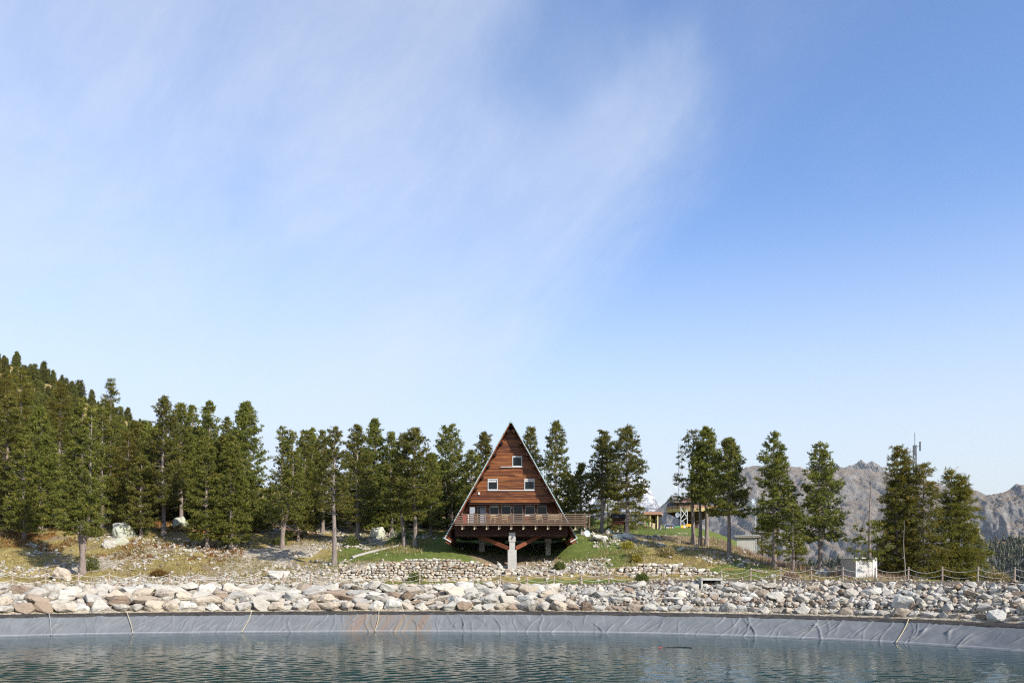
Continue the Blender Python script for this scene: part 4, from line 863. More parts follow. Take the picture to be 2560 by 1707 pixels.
# loose stones on the slopes behind
def scatter(n, fn, seed, lo, hi):
    r = np.random.default_rng(seed); X = r.uniform(-60, 44, n); Y = r.uniform(74, 108, n); k = r.random(n) < fn(X, Y); X, Y = X[k], Y[k]; sz = lo + (hi - lo) * r.random(len(X)) ** 3
    return np.column_stack([X, Y, ground_z(X, Y) + sz * .12]), sz
def cov_fn(X, Y):
    d = basin_dist(X, Y); n1 = fbm(X * .16, Y * .16, 4, .6); pr = .05 * sstep(9, 10, d) * sstep(.35, .6, n1)
    pr = np.maximum(pr, (X < -12) * sstep(9.6, 10.4, d) * (1 - sstep(13.5, 17.5, d)) * 1.0)
    pr = np.maximum(pr, (X < -10) * (n1 > .54) * (d > 13) * .60)
    pr = np.maximum(pr, (X > -.5) * (X < 9.8) * (Y > 78.6) * (Y < 85.5) * .75)
    pr = np.maximum(pr, (X > -23) * (X < -15.5) * (Y > 77) * (Y < 81.5) * .95)
    pr = np.maximum(pr, (X > 8) * (X < 17) * (Y > 91) * (Y < 99) * .55 * (n1 > .42))
    pr = np.maximum(pr, (np.hypot(X - 22, Y - 85.5) < 3.2) * .5)
    lawn_ = (X > -15) * (X < 9) * (Y > 85.8) * (Y < 98) + (X > -15) * (X < -1.5) * (Y > 81) * (Y <= 85.8); return pr * (d > 8.7) * (1 - .97 * lawn_) * (Y < 106)
pos, sz = scatter(60000, cov_fn, 41, .09, .60); stone_stuff('scattered_stones', pos, sz, SMA, 'pale stones scattered over the slope behind the rope fence', 42)
print('bank', len(big), len(placed), 'scatter', len(pos))
# single boulders one can pick out
def boulder(x, y, D, w, h, dep, label, seed, mat='rock', rz=0, tilt=0, sink=.3):
    X = (x - XC) / F * D; me = hull_mesh(seed, 17, (1, 1, 1), .03, .22, mat); o = link(bpy.data.objects.new('boulder', me)); s_ = D / F
    o.location = (X, D, gz(X, D) + h * s_ * (.5 - sink)); o.scale = (w * s_, dep, h * s_ * 1.1); o.rotation_euler = (0, tilt, rz); tag(o, label, 'boulder')
for a in ((158, 1430, 78.6, 44, 44, 1.5, 'rounded grey boulder between two posts close to the fence-side pine', 501, 'rock', .3), (694, 1430, 79.5, 54, 42, 1.7, 'large bright white boulder lying behind the rope fence', 502, 'rock', .2, -.35),
          (313, 1345, 94.5, 60, 52, 2.2, 'big flat-faced lichen-green boulder on the heath slope', 503, 'lichen', .2, .3), (300, 1362, 91.5, 40, 26, 1.4, 'lichen-covered boulder just below the big lichen-green one', 504, 'lichen', .5),
          (275, 1368, 90.5, 32, 30, 1.2, 'pale cracked boulder leaning on the lichen-covered ones', 505, 'rock', .7), (255, 1300, 103, 40, 34, 1.8, 'yellowish rock outcrop among the trunks of the wood', 506, 'lichen', .2),
          (125, 1303, 103, 46, 26, 2.0, 'flat pale slab under the wood', 507, 'lichen', .1), (450, 1290, 102, 46, 34, 2.0, 'rounded grey boulder in the shade under the wood', 508, 'lichen', .4), (655, 1282, 104, 60, 42, 2.4, 'large tilted rock at the gap in the wood', 509, 'lichen', .2, .5),
          (610, 1290, 104, 40, 26, 2.0, 'pale rock lying beside the large tilted rock', 510, 'rock', .1), (945, 1345, 97, 44, 40, 1.8, 'grey boulder under the pines above the lawn', 511, 'lichen', .3), (990, 1335, 99, 34, 30, 1.5, 'pale boulder under the pines above the lawn', 512, 'rock', .9),
          (1253, 1418, 80.7, 16, 34, .7, 'white block leaning beside the concrete pillar', 513, 'rock', .2, -.35), (1242, 1427, 80.2, 22, 18, .8, 'white boulder at the end of the stone wall', 514, 'rock', .2),
          (1572, 1342, 95.5, 40, 16, 1.4, 'pale flat slab at the foot of the pine by the notice board', 515, 'rock', .1, .12), (1500, 1350, 94, 44, 20, 1.6, 'split pale slab on the stony turf near the balcony', 516, 'rock', .1, .2), (1543, 1348, 94.8, 30, 17, 1.3, 'grey slab propped between two pale slabs', 517, 'lichen', .3, -.15),
          (1522, 1330, 99, 20, 20, 1.1, 'grey boulder beside the notice board post', 518, 'lichen', .3), (2056, 1438, 79.2, 46, 34, 1.5, 'pointed white boulder like a small pyramid on the grass', 519, 'rock', .15, .45), (1703, 1374, 90, 22, 16, .9, 'pale stone on the grass slope with a second one beside it', 520, 'lichen', .2),
          (1933, 1452, 76.4, 22, 14, .8, 'white round stone by a fence post near the pink fireweed', 522, 'rock', .2), (1895, 1432, 79.5, 34, 10, .8, 'long low white stone on the lawn by the rope fence', 523, 'rock', .1, .2), (560, 1372, 92.5, 22, 16, .9, 'small grey boulder under the two young pines', 524, 'lichen', .4)):
    boulder(*a)

# dry stone walls: every stone a part
WS = [hull_mesh(700 + k, 17, (1, .9, 1), .03, 0, 'wallstone', 'stone') for k in range(8)]
def dry_wall(name, label, path, tops, row=.27, seed=5):
    r = np.random.default_rng(seed); path = np.array(path, float); L = np.concatenate([[0], np.cumsum(np.linalg.norm(np.diff(path, axis=0), axis=1))])
    at_ = lambda s: np.array((np.interp(s, L, path[:, 0]), np.interp(s, L, path[:, 1])))
    t = thing(name, (*path[len(path) // 2], gz(*path[len(path) // 2])), label, 'wall'); b0 = root_loc(t); cnt = 0
    ss_ = np.linspace(0, L[-1], 60); c = MB(); zt = np.interp(ss_, *tops); pp = np.array([at_(q) for q in ss_]); zb = ground_z(pp[:, 0], pp[:, 1] - .3) - .3
    for a in range(59):                                              # earth core
        c.hexa(np.array([(pp[a][0], pp[a][1] + .12, zb[a]), (pp[a + 1][0], pp[a + 1][1] + .12, zb[a + 1]), (pp[a + 1][0], pp[a + 1][1] + 1.0, zb[a + 1]), (pp[a][0], pp[a][1] + 1.0, zb[a]),
                         (pp[a][0], pp[a][1] + .3, max(zb[a] + .05, zt[a] - .12)), (pp[a + 1][0], pp[a + 1][1] + .3, max(zb[a + 1] + .05, zt[a + 1] - .12)), (pp[a + 1][0], pp[a + 1][1] + 1.0, max(zb[a + 1] + .05, zt[a + 1] - .12)), (pp[a][0], pp[a][1] + 1.0, max(zb[a] + .05, zt[a] - .12))]))
    c.build('core', M['dark_wood' if False else 'earth'], t)
    z = zb.min() + .25
    while z < zt.max():
        h = row * r.uniform(.65, 1.3) * (1.35 if z < zb.min() + .7 else 1.0); s = r.uniform(-.3, 0)
        while s < L[-1]:
            w = h * r.uniform(1.0, 2.3); m_ = s + w / 2
            if 0 <= m_ <= L[-1] and z > np.interp(m_, ss_, zb) - .02 and z + h * .6 < np.interp(m_, ss_, zt) and cnt < 300:
                q = at_(m_); o = link(bpy.data.objects.new('stone', WS[r.integers(0, 8)]), t); o.location = (q[0] - b0[0], q[1] + .16 * (z - zb.min()) - b0[1] + r.uniform(-.06, .06), z + h / 2 - b0[2] + r.normal(0, .035))
                o.scale = (w * 1.12, .45, h * r.uniform(.9, 1.5)); o.rotation_euler = (r.normal(0, .10), r.normal(0, .14), r.normal(0, .15)); cnt += 1
            s += w
        z += h * .93
    return cnt
pw = lambda x, D: ((x - XC) / F * D, D)
zt_ = lambda y, D: (YH - y) / F * D
path1 = [pw(845, 79.6), pw(930, 79.7), pw(1020, 79.8), pw(1130, 79.8), pw(1215, 79.9), pw(1262, 80.0)]
L1 = np.concatenate([[0], np.cumsum(np.linalg.norm(np.diff(np.array(path1), axis=0), axis=1))])
c1 = dry_wall('dry_stone_wall', 'curved dry stone retaining wall below the house lawn', path1, (L1, [zt_(y, 79.8) for y in (1431, 1412, 1397, 1396, 1407, 1421)]))
path2 = [pw(1545, 79.6), pw(1600, 79.8), pw(1700, 80.0), pw(1765, 79.8), pw(1830, 79.0)]
L2 = np.concatenate([[0], np.cumsum(np.linalg.norm(np.diff(np.array(path2), axis=0), axis=1))])
c3 = dry_wall('dry_stone_wall', 'low row of rough stones edging the rubble below the concrete pillar', [pw(1264, 79.4), pw(1320, 79.5), pw(1400, 79.5), pw(1480, 79.5), pw(1544, 79.5)], ((0, 2.1, 5.2, 8.2, 10.6), [zt_(y, 79.5) for y in (1422, 1433, 1435, 1433, 1424)]), .34, 8)
c2 = dry_wall('dry_stone_wall', 'low dry stone wall under the tall grass near the concrete culvert', path2, (L2, [zt_(y, 79.8) for y in (1419, 1410, 1408, 1422, 1441)]), .30, 6)
print('wall stones', c1, c2, c3)

# ------------------------------------------------------------------ rope fence
sf = np.linspace(S0, S1, 4000); pf, nf = basin_at(sf); pf = pf + nf * 9.0; arc = np.concatenate([[0], np.cumsum(np.linalg.norm(np.diff(pf, axis=0), axis=1))])
pxs = XC + F * pf[:, 0] / pf[:, 1]; a0 = np.interp(1183, pxs, arc); posts = []
for k in range(-40, 40):
    a = a0 + 2.42 * k
    if 0 < a < arc[-1]:
        X, Y = np.interp(a, arc, pf[:, 0]), np.interp(a, arc, pf[:, 1]); x = XC + F * X / Y
        if -120 < x < 2680: posts.append((X, Y, gz(X, Y)))
fence = thing('rope_fence', posts[len(posts) // 2], 'wooden post fence with two sagging pale ropes along the bank crest', 'fence')
r = np.random.default_rng(15); tops = []
for (X, Y, z) in posts:
    lx, ly, hh_ = r.normal(0, .03), r.normal(0, .03), 1.06 + r.normal(0, .03); m = MB(); m.tube([(X, Y, z - .25), (X + lx * .5, Y + ly * .5, z + hh_ * .6), (X + lx, Y + ly, z + hh_)], (.066, .063, .060), 8); m.build('post', M['post_wood'], fence, False); tops.append((X + lx, Y + ly, z, hh_))
for (p, q) in zip(tops[:-1], tops[1:]):
    for hr, sag in ((.90, .26), (.45, .24)):
        u = np.linspace(0, 1, 9); sg = sag * r.uniform(.8, 1.2); m = MB()
        m.tube(np.stack([p[0] + (q[0] - p[0]) * u, p[1] + (q[1] - p[1]) * u - .09, p[2] + hr + (q[2] - p[2]) * u - sg * 4 * u * (1 - u)], -1), .015, 5); m.build('rope', M['rope'], fence, True)

# ------------------------------------------------------------------ the house
YF = 84.0                                                            # facade plane; 25 px of the photograph per metre there
def hx(x, Y=YF): return (x - XC) / F * Y
def hz(y, Y=YF): return (YH - y) / F * Y
X0 = hx(1277); ZP = hz(1056); SL = .562                              # ridge x, ridge height, half width per metre of height
house = thing('timber_house', (X0, 88, gz(X0, 88)), 'steep triangular timber house on concrete pillars with a front balcony', 'house')
def part(mb, name, mat, parent=None, smooth=False): return mb.build(name, M[mat], parent or house, smooth)
ZE, YR0, YR1 = hz(1346), 83.12, 95.5; TH = .09
nrm = math.hypot(1, SL)
def roof_slope(sgn):
    m = MB(); hw = SL * (ZP - ZE); a = []
    for Y in (YR0, YR1):
        a.append(((X0, Y, ZP), (X0 + sgn * hw, Y, ZE), (X0 + sgn * (hw - TH * nrm * 1.0), Y, ZE - .06), (X0, Y, ZP - TH * nrm / SL)))
    V = np.array(a[0] + a[1]); f = [(0, 1, 2, 3), (4, 7, 6, 5), (0, 4, 5, 1), (1, 5, 6, 2), (2, 6, 7, 3), (3, 7, 4, 0)]
    if sgn > 0: f = [q[::-1] for q in f]
    m.add(V, f); return m
for sgn in (-1, 1):
    rf = part(roof_slope(sgn), 'roof_slope', 'red_wood'); hw = SL * (ZP - ZE)
    # metal skin and bright edge strip over the timber deck
    e = np.array((sgn * math.cos(math.atan(SL)), math.sin(math.atan(SL))))   # outward normal in x,z
    m = MB(); m.hexa(np.array([(X0 + sgn * .0, YR0 - .05, ZP + .02), (X0 + sgn * hw + e[0] * .01, YR0 - .05, ZE + e[1] * .01), (X0 + sgn * hw + e[0] * .01, YR1 + .05, ZE + e[1] * .01), (X0, YR1 + .05, ZP + .02),
                               (X0 + e[0] * .0, YR0 - .05, ZP + .10), (X0 + sgn * hw + e[0] * .06, YR0 - .05, ZE + e[1] * .06), (X0 + sgn * hw + e[0] * .06, YR1 + .05, ZE + e[1] * .06), (X0, YR1 + .05, ZP + .10)])); part(m, 'roof_skin', 'roofmetal', rf)
    n_seg = 9
    for k in range(n_seg):                                           # verge flashing in lengths
        u0, u1 = k / n_seg + .004, (k + 1) / n_seg - .004; m = MB()
        p = (X0 + sgn * hw * u0 + e[0] * .03, YR0 - .055, ZP + (ZE - ZP) * u0 + e[1] * .03); q = (X0 + sgn * hw * u1 + e[0] * .03, YR0 - .055, ZP + (ZE - ZP) * u1 + e[1] * .03); m.beam(p, q, .06, .085, up=(e[0], 0, e[1])); part(m, 'verge_flashing', 'copper', rf)
    m = MB(); m.beam((X0 + sgn * (hw + .03), YR0 - .1, ZE + .02), (X0 + sgn * (hw + .03), YR1, ZE + .02), .16, .14); part(m, 'gutter', 'steel', rf)
    m = MB(); m.beam((X0 + sgn * hw, YR0 - .07, ZE), (X0 + sgn * (hw - .62), YR0 - .07, ZE - .36), .05, .09); part(m, 'eave_trim', 'white', rf)
    m = MB(); m.beam((X0 + sgn * (hw - .36), YR0 + .03, ZE - .22), (X0 + sgn * (hw - .36), YR1, ZE - .22), .60, .42, up=(e[0], 0, e[1])); part(m, 'eave_box', 'red_wood', rf)
    for k in range(10):                                              # purlin ends, in pairs, under the verge
        u = .075 + k * .0985; m = MB(); xx, zz_ = X0 + sgn * hw * u, ZP + (ZE - ZP) * u
        for dv in (-.085, .085):
            cx, cz = xx - e[0] * (TH + .17) + dv * sgn * SL / nrm * 1.0, zz_ - e[1] * (TH + .17) - dv / nrm; m.beam((cx, YR0 + .02, cz), (cx, YF + .4, cz), .20, .10, up=(e[1] * -sgn, 0, e[0] * sgn) if False else (sgn * SL, 0, -1))
        part(m, 'purlin', 'dark_wood', rf)
m = MB(); m.add([(X0 - .17, YR0 - .13, ZP - .22), (X0 + .17, YR0 - .13, ZP - .22), (X0, YR0 - .13, ZP + .16), (X0 - .17, YR1, ZP - .22), (X0 + .17, YR1, ZP - .22), (X0, YR1, ZP + .16)], [(0, 3, 5, 2), (1, 2, 5, 4), (0, 1, 4, 3)], [(0, 2, 1), (3, 4, 5)]); part(m, 'ridge_cap', 'copper')
# upper gable wall of horizontal boards
ZB = hz(1256); half_w = lambda z, c=.15: SL * (ZP - z) - c
def gable(name, y0, y1, z0, z1, c=.13):
    m = MB(); zt = min(z1, ZP - c / SL - .01); a = half_w(z0, c); b = max(.01, half_w(zt, c))
    m.add([(X0 - a, y0, z0), (X0 + a, y0, z0), (X0 + b, y0, zt), (X0 - b, y0, zt), (X0 - a, y1, z0), (X0 + a, y1, z0), (X0 + b, y1, zt), (X0 - b, y1, zt)], [(0, 1, 2, 3), (5, 4, 7, 6), (0, 4, 5, 1), (1, 5, 6, 2), (2, 6, 7, 3), (3, 7, 4, 0)]); return part(m, name, 'dark_wood')
wall_u = gable('gable_wall', YF + .05, YF + .25, ZB, ZP)
wins = [(1281, 1305, 1139.5, 1166), (1219.5, 1244.3, 1197, 1224.5), (1311, 1336, 1196.5, 1224.5)]
WIN = [(hx(a), hx(b), hz(d), hz(c)) for a, b, c, d in wins]
r = np.random.default_rng(33)
def planks(parent, Y, z0, z1, lim, holes, hgt=.132, dep=.035):
    z = z0
    while z < z1 - .05:
        h = min(hgt, z1 - z); w = lim(z + h)
        if w > .1:
            seg = [(X0 - w, X0 + w)]
            for (a, b, c, d) in holes:
                if c < z + h - .01 and d > z + .01: seg = [q for s_ in seg for q in ((s_[0], min(s_[1], a)), (max(s_[0], b), s_[1])) if q[1] - q[0] > .04]
            for (a, b) in seg:
                cuts = [a]; x = a
                while True:
                    x += r.uniform(2.5, 6.5)
                    if x > b - .5: break
                    cuts.append(x)
                cuts.append(b)
                for p, q in zip(cuts[:-1], cuts[1:]):
                    m = MB(); j = r.uniform(-.006, .008); m.box(p + .004, q - .004, Y - dep + j, Y + .045, z + .008, z + h - .008); part(m, 'plank', 'plank', parent)
        z += hgt
planks(wall_u, YF, ZB, ZP - .7, lambda z: half_w(z, .15), WIN)
def window(a, b, c, d, Y, mat='white', shut=.2, name='window', deep=.12):
    """one window: frame, pane and roller blind; front faces the camera at Y"""
    m = MB(); f = .065
    m.box(a, a + f, Y - .05, Y + deep, c, d); m.box(b - f, b, Y - .05, Y + deep, c, d); m.box(a + f, b - f, Y - .05, Y + deep, c, c + f); m.box(a + f, b - f, Y - .05, Y + deep, d - f, d)
    o = part(m, name, mat); m = MB(); m.box(a + f + .001, b - f - .001, Y + .055, Y + .075, c + f + .001, d - f - .001); part(m, 'pane', 'glass', o)
    if shut: m = MB(); m.box(a + f + .003, b - f - .003, Y + .02, Y + .045, d - f - (d - c) * shut, d - f - .002); part(m, 'roller_blind', 'shutter', o)
    return o
for k, q in enumerate(WIN): window(*q, YF - .03, shut=(.10, .22, .20)[k])
for a, b, y in ((1251, 1306, 1166.8), (1219, 1337, 1225.5)):
    m = MB(); m.box(hx(a), hx(b), YF - .16, YF - .04, hz(y) - .045, hz(y) + .02); part(m, 'sill', 'white')
m = MB(); m.box(hx(1195), hx(1200), YF - .10, YF - .036, hz(1236), hz(1230)); part(m, 'vent_box', 'white')
# ground floor, set back under the gable
YG = 85.15; DK = hz(1309, 82.2)                                      # deck level
wall_g = gable('ground_floor_wall', YG + .05, YG + .3, DK - .1, ZB + .35)
gw = [(1224, 1247), (1253.5, 1277.5), (1283.5, 1307.5), (1313, 1337), (1343, 1367)]; GW = []
for k, (a, b) in enumerate(gw):
    z1 = hz(1262.5, YG); z0 = hz(1307, YG) if k == 2 else hz(1287.5, YG); GW.append((hx(a, YG), hx(b, YG), z0, z1))
door = (hx(1193.5, YG), hx(1214.5, YG), DK + .02, hz(1264, YG))
planks(wall_g, YG, DK, ZB + .25, lambda z: half_w(z, .15), GW + [door])
for k, q in enumerate(GW):
    window(*q, YG - .03, 'frame', (.18, .08, 0, .08, .08)[k])
    if k > 2: m = MB(); m.box(q[0] - .05, q[1] + .05, YG - .15, YG - .04, q[2] - .06, q[2] + .0); part(m, 'sill', 'white')
d_ = window(*door, YG - .03, 'frame', 0, 'terrace_door'); m = MB(); m.box(door[0] + .27, door[1] - .07, YG - .005, YG + .02, door[2] + .07, door[3] - .22); part(m, 'screen', 'greypanel', d_)
m = MB(); m.box(hx(1278), hx(1281), YG - .16, YG - .04, hz(1271, YG), hz(1264, YG)); part(m, 'wall_lamp', 'shutter')
# soffit over the recess
m = MB(); a = half_w(ZB, .16); m.box(X0 - a, X0 + a, YF + .06, YG + .04, ZB - .16, ZB - .01); part(m, 'soffit', 'dark_wood')
# floor box below the deck, side walls and rear
m = MB(); m.box(X0 - 5.55, X0 + 5.65, 83.3, 95.2, hz(1340, 83.3), DK - .13); part(m, 'floor_box', 'dark_wood')
for k in range(6):
    z0_ = hz(1340, 83.3) + .005; hh_ = (DK - .14 - z0_) / 6; m = MB(); m.box(X0 - 5.53, X0 + 5.63, 83.255 + .006 * (k % 2), 83.298, z0_ + hh_ * k, z0_ + hh_ * (k + 1) - .015); part(m, 'floor_plank', 'dark_wood')
gable('rear_wall', 94.9, 95.1, DK - .1, ZP)
# balcony
YD = 82.2; dx = lambda x, Y=YD: (x - XC) / F * Y
m = MB(); m.box(dx(1141), dx(1463), YD, YG + .04, DK - .10, DK); deck = part(m, 'balcony_floor', 'rail_wood')
m = MB(); m.box(dx(1462), dx(1476.5), YD + 1.55, YG + .04, DK - .10, DK - .002); part(m, 'balcony_floor', 'rail_wood')
pxs_ = [1155.5, 1186, 1216.5, 1246.8, 1277.5, 1308, 1338.6, 1369, 1400.3, 1438, 1461.7]
for x in pxs_:
    m = MB(); X = dx(x); m.box(X - .055, X + .055, YD - .05, YD + .05, hz(1322, YD), hz(1281.5, YD)); po = part(m, 'baluster_post', 'rail_wood')
    m = MB(); m.box(X + .10, X + .19, YD + .1, YD + 1.2, hz(1321, YD), hz(1313, YD)); part(m, 'joist', 'rail_wood')
    m = MB(); m.tube([(X, YD - .10, hz(1321.5, YD)), (X, YD - .05, hz(1321.5, YD))], .075, 8); part(m, 'bolt', 'brass', po)
for y in (1285.3, 1290.5, 1295, 1299.2, 1303.4):
    m = MB(); m.box(dx(1139 + (y < 1288) * 14), dx(1463.5), YD - .09, YD - .052, hz(y, YD) - .05, hz(y, YD) + .05); part(m, 'rail', 'rail_wood')
    m = MB(); m.box(dx(1463.5) - .04, dx(1463.5), YD - .045, YD + 1.5, hz(y, YD) - .05, hz(y, YD) + .05); part(m, 'rail', 'rail_wood')
    m = MB(); m.box(dx(1463.5) + .003, dx(1478), YD + 1.46, YD + 1.5, hz(y, YD) - .05, hz(y, YD) + .05); part(m, 'rail', 'rail_wood')
m = MB(); m.box(dx(1478) - .1, dx(1478), YD + 1.36, YD + 1.455, hz(1322, YD), hz(1281.5, YD)); part(m, 'baluster_post', 'rail_wood')
for y in (1307.2, 1312.0):
    m = MB(); m.box(dx(1137), dx(1464), YD - .10, YD - .056, hz(y, YD) - .055, hz(y, YD) + .055); part(m, 'fascia_board', 'rail_wood')
# pillars and braces
def pillar(x, Yp, yb, rows, label=None):
    m0 = None; o = None
    for k, (wpx, ya, yb_) in enumerate(rows):
        m = MB(); w = wpx / 2 / F * Yp; X = (x - XC) / F * Yp; dpt = (.55, .62, .45, .85)[k]
        zlo, zhi = hz(yb_, Yp), hz(ya, Yp)
        if k == len(rows) - 1: zlo = gz(X, Yp + .4) - .8
        m.box(X - w, X + w, Yp + (.0 if k in (1,) else .06 if k == 2 else -.05 if k == 3 else .03), Yp + dpt + .3, zlo, zhi)
        if o is None: o = m.build('pillar', M['concrete'], house)
        else: m.build(('pillar_head', 'pillar_head', 'pillar_shaft', 'pillar_base')[k], M['concrete'], o)
pillar(1280.5, 83.15, 1426, ((16, 1330.5, 1338.4), (17.4, 1338.6, 1353), (14, 1353, 1373.5), (22, 1373.5, 1430)))
pillar(1204.5, 89.5, 1386, ((15, 1336, 1342), (17, 1342, 1357), (13, 1357, 1368), (14, 1368, 1392)))
pillar(1370.5, 89.5, 1390, ((15, 1336, 1342), (16, 1342, 1357), (12, 1357, 1368), (12.5, 1368, 1395)))
for sgn, xe in ((-1, 1188), (1, 1355)):
    for k in range(3):
        m = MB(); p = np.array((hx(1280.5 + sgn * 9, 83.5), 83.5 + (k - 1) * .15, hz(1370, 83.5))); q = np.array((hx(xe, 85), 85 + (k - 1) * .15, hz(1336, 85))); m.beam(p, q, .135, .38); part(m, 'brace', 'red_wood')
m = MB(); m.box(hx(1236, 92), hx(1262, 92), 92, 94.8, gz(hx(1250, 92), 93) - .6, hz(1337, 92)); part(m, 'stair_core', 'dark_wood')
# dish and meter box under the end of the balcony
dish = MB(); c = np.array((hx(1468, 84.6), 84.6, hz(1333, 84.6))); ax_ = unit(np.array((.45, -.85, .25))); u_ = unit(np.cross(ax_, (0, 0, 1.0))); w_ = np.cross(u_, ax_)
rings = [c + 0 * ax_]; V = [c - ax_ * .10]; nr = 20
for rr, dz in ((.12, -.085), (.25, -.04), (.36, .02)):
    for k in range(nr): V.append(c + ax_ * dz + (u_ * math.cos(k / nr * 6.2832) + w_ * math.sin(k / nr * 6.2832)) * rr)
f3 = [(0, 1 + k, 1 + (k + 1) % nr) for k in range(nr)]; f4 = [(1 + q * nr + k, 1 + (q + 1) * nr + k, 1 + (q + 1) * nr + (k + 1) % nr, 1 + q * nr + (k + 1) % nr) for q in range(2) for k in range(nr)]
dt = thing('satellite_dish', c, 'pale round satellite dish hanging below the end of the balcony', 'satellite dish')
dish.add(V, f4, f3).build('reflector', M['dish'], dt, True); m = MB(); m.tube([c - ax_ * .1, c - ax_ * .3, (c[0] - .05, c[1] + .2, DK - .12)], .03, 6); m.build('bracket', M['steel'], dt)
m = MB(); m.tube([c - w_ * .3, c - w_ * .2 + ax_ * .3], .012, 5); m.build('feed_arm', M['steel'], dt)
m = MB(); m.box(hx(1452, 84), hx(1461, 84), 83.9, 84.5, hz(1337, 84), hz(1328, 84)); m.box(hx(1454, 84), hx(1455.5, 84), 84.1, 84.25, hz(1328, 84), DK - .1); o = m.build('storage_box', M['grey_wood'], None, loc=(hx(1456, 84), 84.2, hz(1333, 84))); tag(o, 'small grey wooden box hung under the balcony beside the dish', 'box')
# balcony furniture
def chair(x, Y, rz, label, wdt=.52):
    X = (x - XC) / F * Y; t = thing('slatted_chair', (X, Y, DK), label, 'chair', 'slatted chairs on the balcony'); R = lambda p: (X + p[0] * math.cos(rz) - p[1] * math.sin(rz), Y + p[0] * math.sin(rz) + p[1] * math.cos(rz), DK + p[2])
    h = wdt / 2
    for (a, b, top) in ((-h, -.24, .62), (h, -.24, .62), (-h, .24, .98), (h, .24, .98)):
        m = MB(); m.beam(R((a, b, 0)), R((a, b, top)), .05, .05); m.build('leg', M['pale_wood'], t)
    for k in range(5):
        m = MB(); m.beam(R((-h + .03, -.22 + .11 * k, .43)), R((h - .03, -.22 + .11 * k, .43)), .08, .022); m.build('seat_slat', M['pale_wood'], t)
    for k in range(5):
        a = -h + .09 + (wdt - .18) * k / 4; m = MB(); m.beam(R((a, .25, .46)), R((a, .27, .95)), .05, .02, up=(0, 1, 0)); m.build('back_slat', M['pale_wood'], t)
    for z in (.47, .93): m = MB(); m.beam(R((-h + .025, .255, z)), R((h - .025, .255, z)), .03, .06); m.build('back_rail', M['pale_wood'], t)
    for a in (-h, h): m = MB(); m.beam(R((a, -.27, .635)), R((a, .22, .635)), .07, .03); m.build('arm', M['pale_wood'], t)
for x, Y, rz, w, lab in ((1233, 83.4, 0, .5, 'pale slatted armchair at one end of the balcony table'), (1262, 83.3, math.pi, .55, 'pale slatted armchair with its back to the railing beside the table'), (1349, 83.3, .1, .52, 'pale slatted armchair alone below the last ground-floor window'),
                      (1378, 83.2, math.pi, .6, 'wide slatted armchair with back to the railing, one of a pair'), (1396, 83.2, math.pi, .6, 'wide slatted armchair with back to the railing, one of a pair')): chair(x, Y, rz, lab, w)
X, Y = dx(1247, 83.4), 83.5; t = thing('slatted_table', (X, Y, DK), 'pale slatted wooden table on the balcony between armchairs', 'table')
for k in range(6): m = MB(); m.box(X - .5, X + .5, Y - .33 + .11 * k, Y - .235 + .11 * k, DK + .68, DK + .715); m.build('top_slat', M['pale_wood'], t)
for a in (-.44, .44):
    for b in (-.27, .27): m = MB(); m.box(X + a - .03, X + a + .03, Y + b - .03, Y + b + .03, DK, DK + .678); m.build('leg', M['pale_wood'], t)
m = MB(); m.box(hx(1174.5, 84.3), hx(1187.5, 84.3), 84.2, 84.26, DK + .0, hz(1267.5, 84.3)); m.box(hx(1174.5, 84.3), hx(1187.5, 84.3), 84.26, 84.8, DK, DK + .05); o = m.build('folding_screen', M['greypanel'], None, loc=(hx(1181, 84.3), 84.4, DK)); tag(o, 'upright plain grey screen panel on the balcony beside the terrace door', 'screen')
m = MB(); m.box(hx(1157, 83.6), hx(1166, 83.6), 83.4, 83.75, DK, hz(1288, 83.6)); m.box(hx(1156.5, 83.6), hx(1166.5, 83.6), 83.38, 83.77, hz(1288, 83.6) - .06, hz(1288, 83.6) + .001); o = m.build('plastic_crate', M['red'], None, loc=(hx(1161, 83.6), 83.6, DK)); tag(o, 'red plastic crate on the balcony next to the roof edge', 'crate')
m = MB(); X, Y = hx(1170.5, 83.6), 83.6; m.tube([(X, Y, DK), (X, Y, DK + .75), (X, Y, DK + .80), (X, Y, DK + .98), (X, Y, DK + 1.05)], (.085, .085, .05, .10, .04), 10); o = m.build('stand_lamp', M['white'], None, True, loc=(X, Y, DK)); tag(o, 'white garden stand beside the red crate on the balcony', 'stand')

# ------------------------------------------------------------------ small buildings and signs behind
# ticket cabin
Yc = 118.0; cx = lambda x, Y=Yc: (x - XC) / F * Y; cz = lambda y, Y=Yc: (YH - y) / F * Y
zg = gz(cx(1636), Yc + 1); ZF = cz(1322)
cab = thing('ticket_cabin', (cx(1636), Yc + 1.2, zg), 'cream ticket cabin with brown flat roof, porch posts and front steps', 'cabin')
m = MB(); m.box(cx(1608.5), cx(1651), Yc - .5, Yc + 3.2, cz(1286), cz(1279)); rfc = m.build('roof', M['terra'], cab)
m = MB(); m.hexa(np.array([(cx(1651), Yc - .5, cz(1286)), (cx(1664), Yc + 2.2, cz(1287.5)), (cx(1664), Yc + 3.2, cz(1287.5)), (cx(1651) , Yc + 3.2, cz(1286)), (cx(1651), Yc - .5, cz(1279)), (cx(1664), Yc + 2.2, cz(1281)), (cx(1664), Yc + 3.2, cz(1281)), (cx(1651), Yc + 3.2, cz(1279))])); m.build('roof_wing', M['terra'], rfc)
m = MB(); m.box(cx(1626), cx(1643), Yc + .9, Yc + 3.0, ZF, cz(1286)); m.build('wall', M['cream'], cab)
m = MB(); m.box(cx(1628.5), cx(1641), Yc + .86, Yc + .898, cz(1305), cz(1288)); m.build('window', M['glass'], cab)
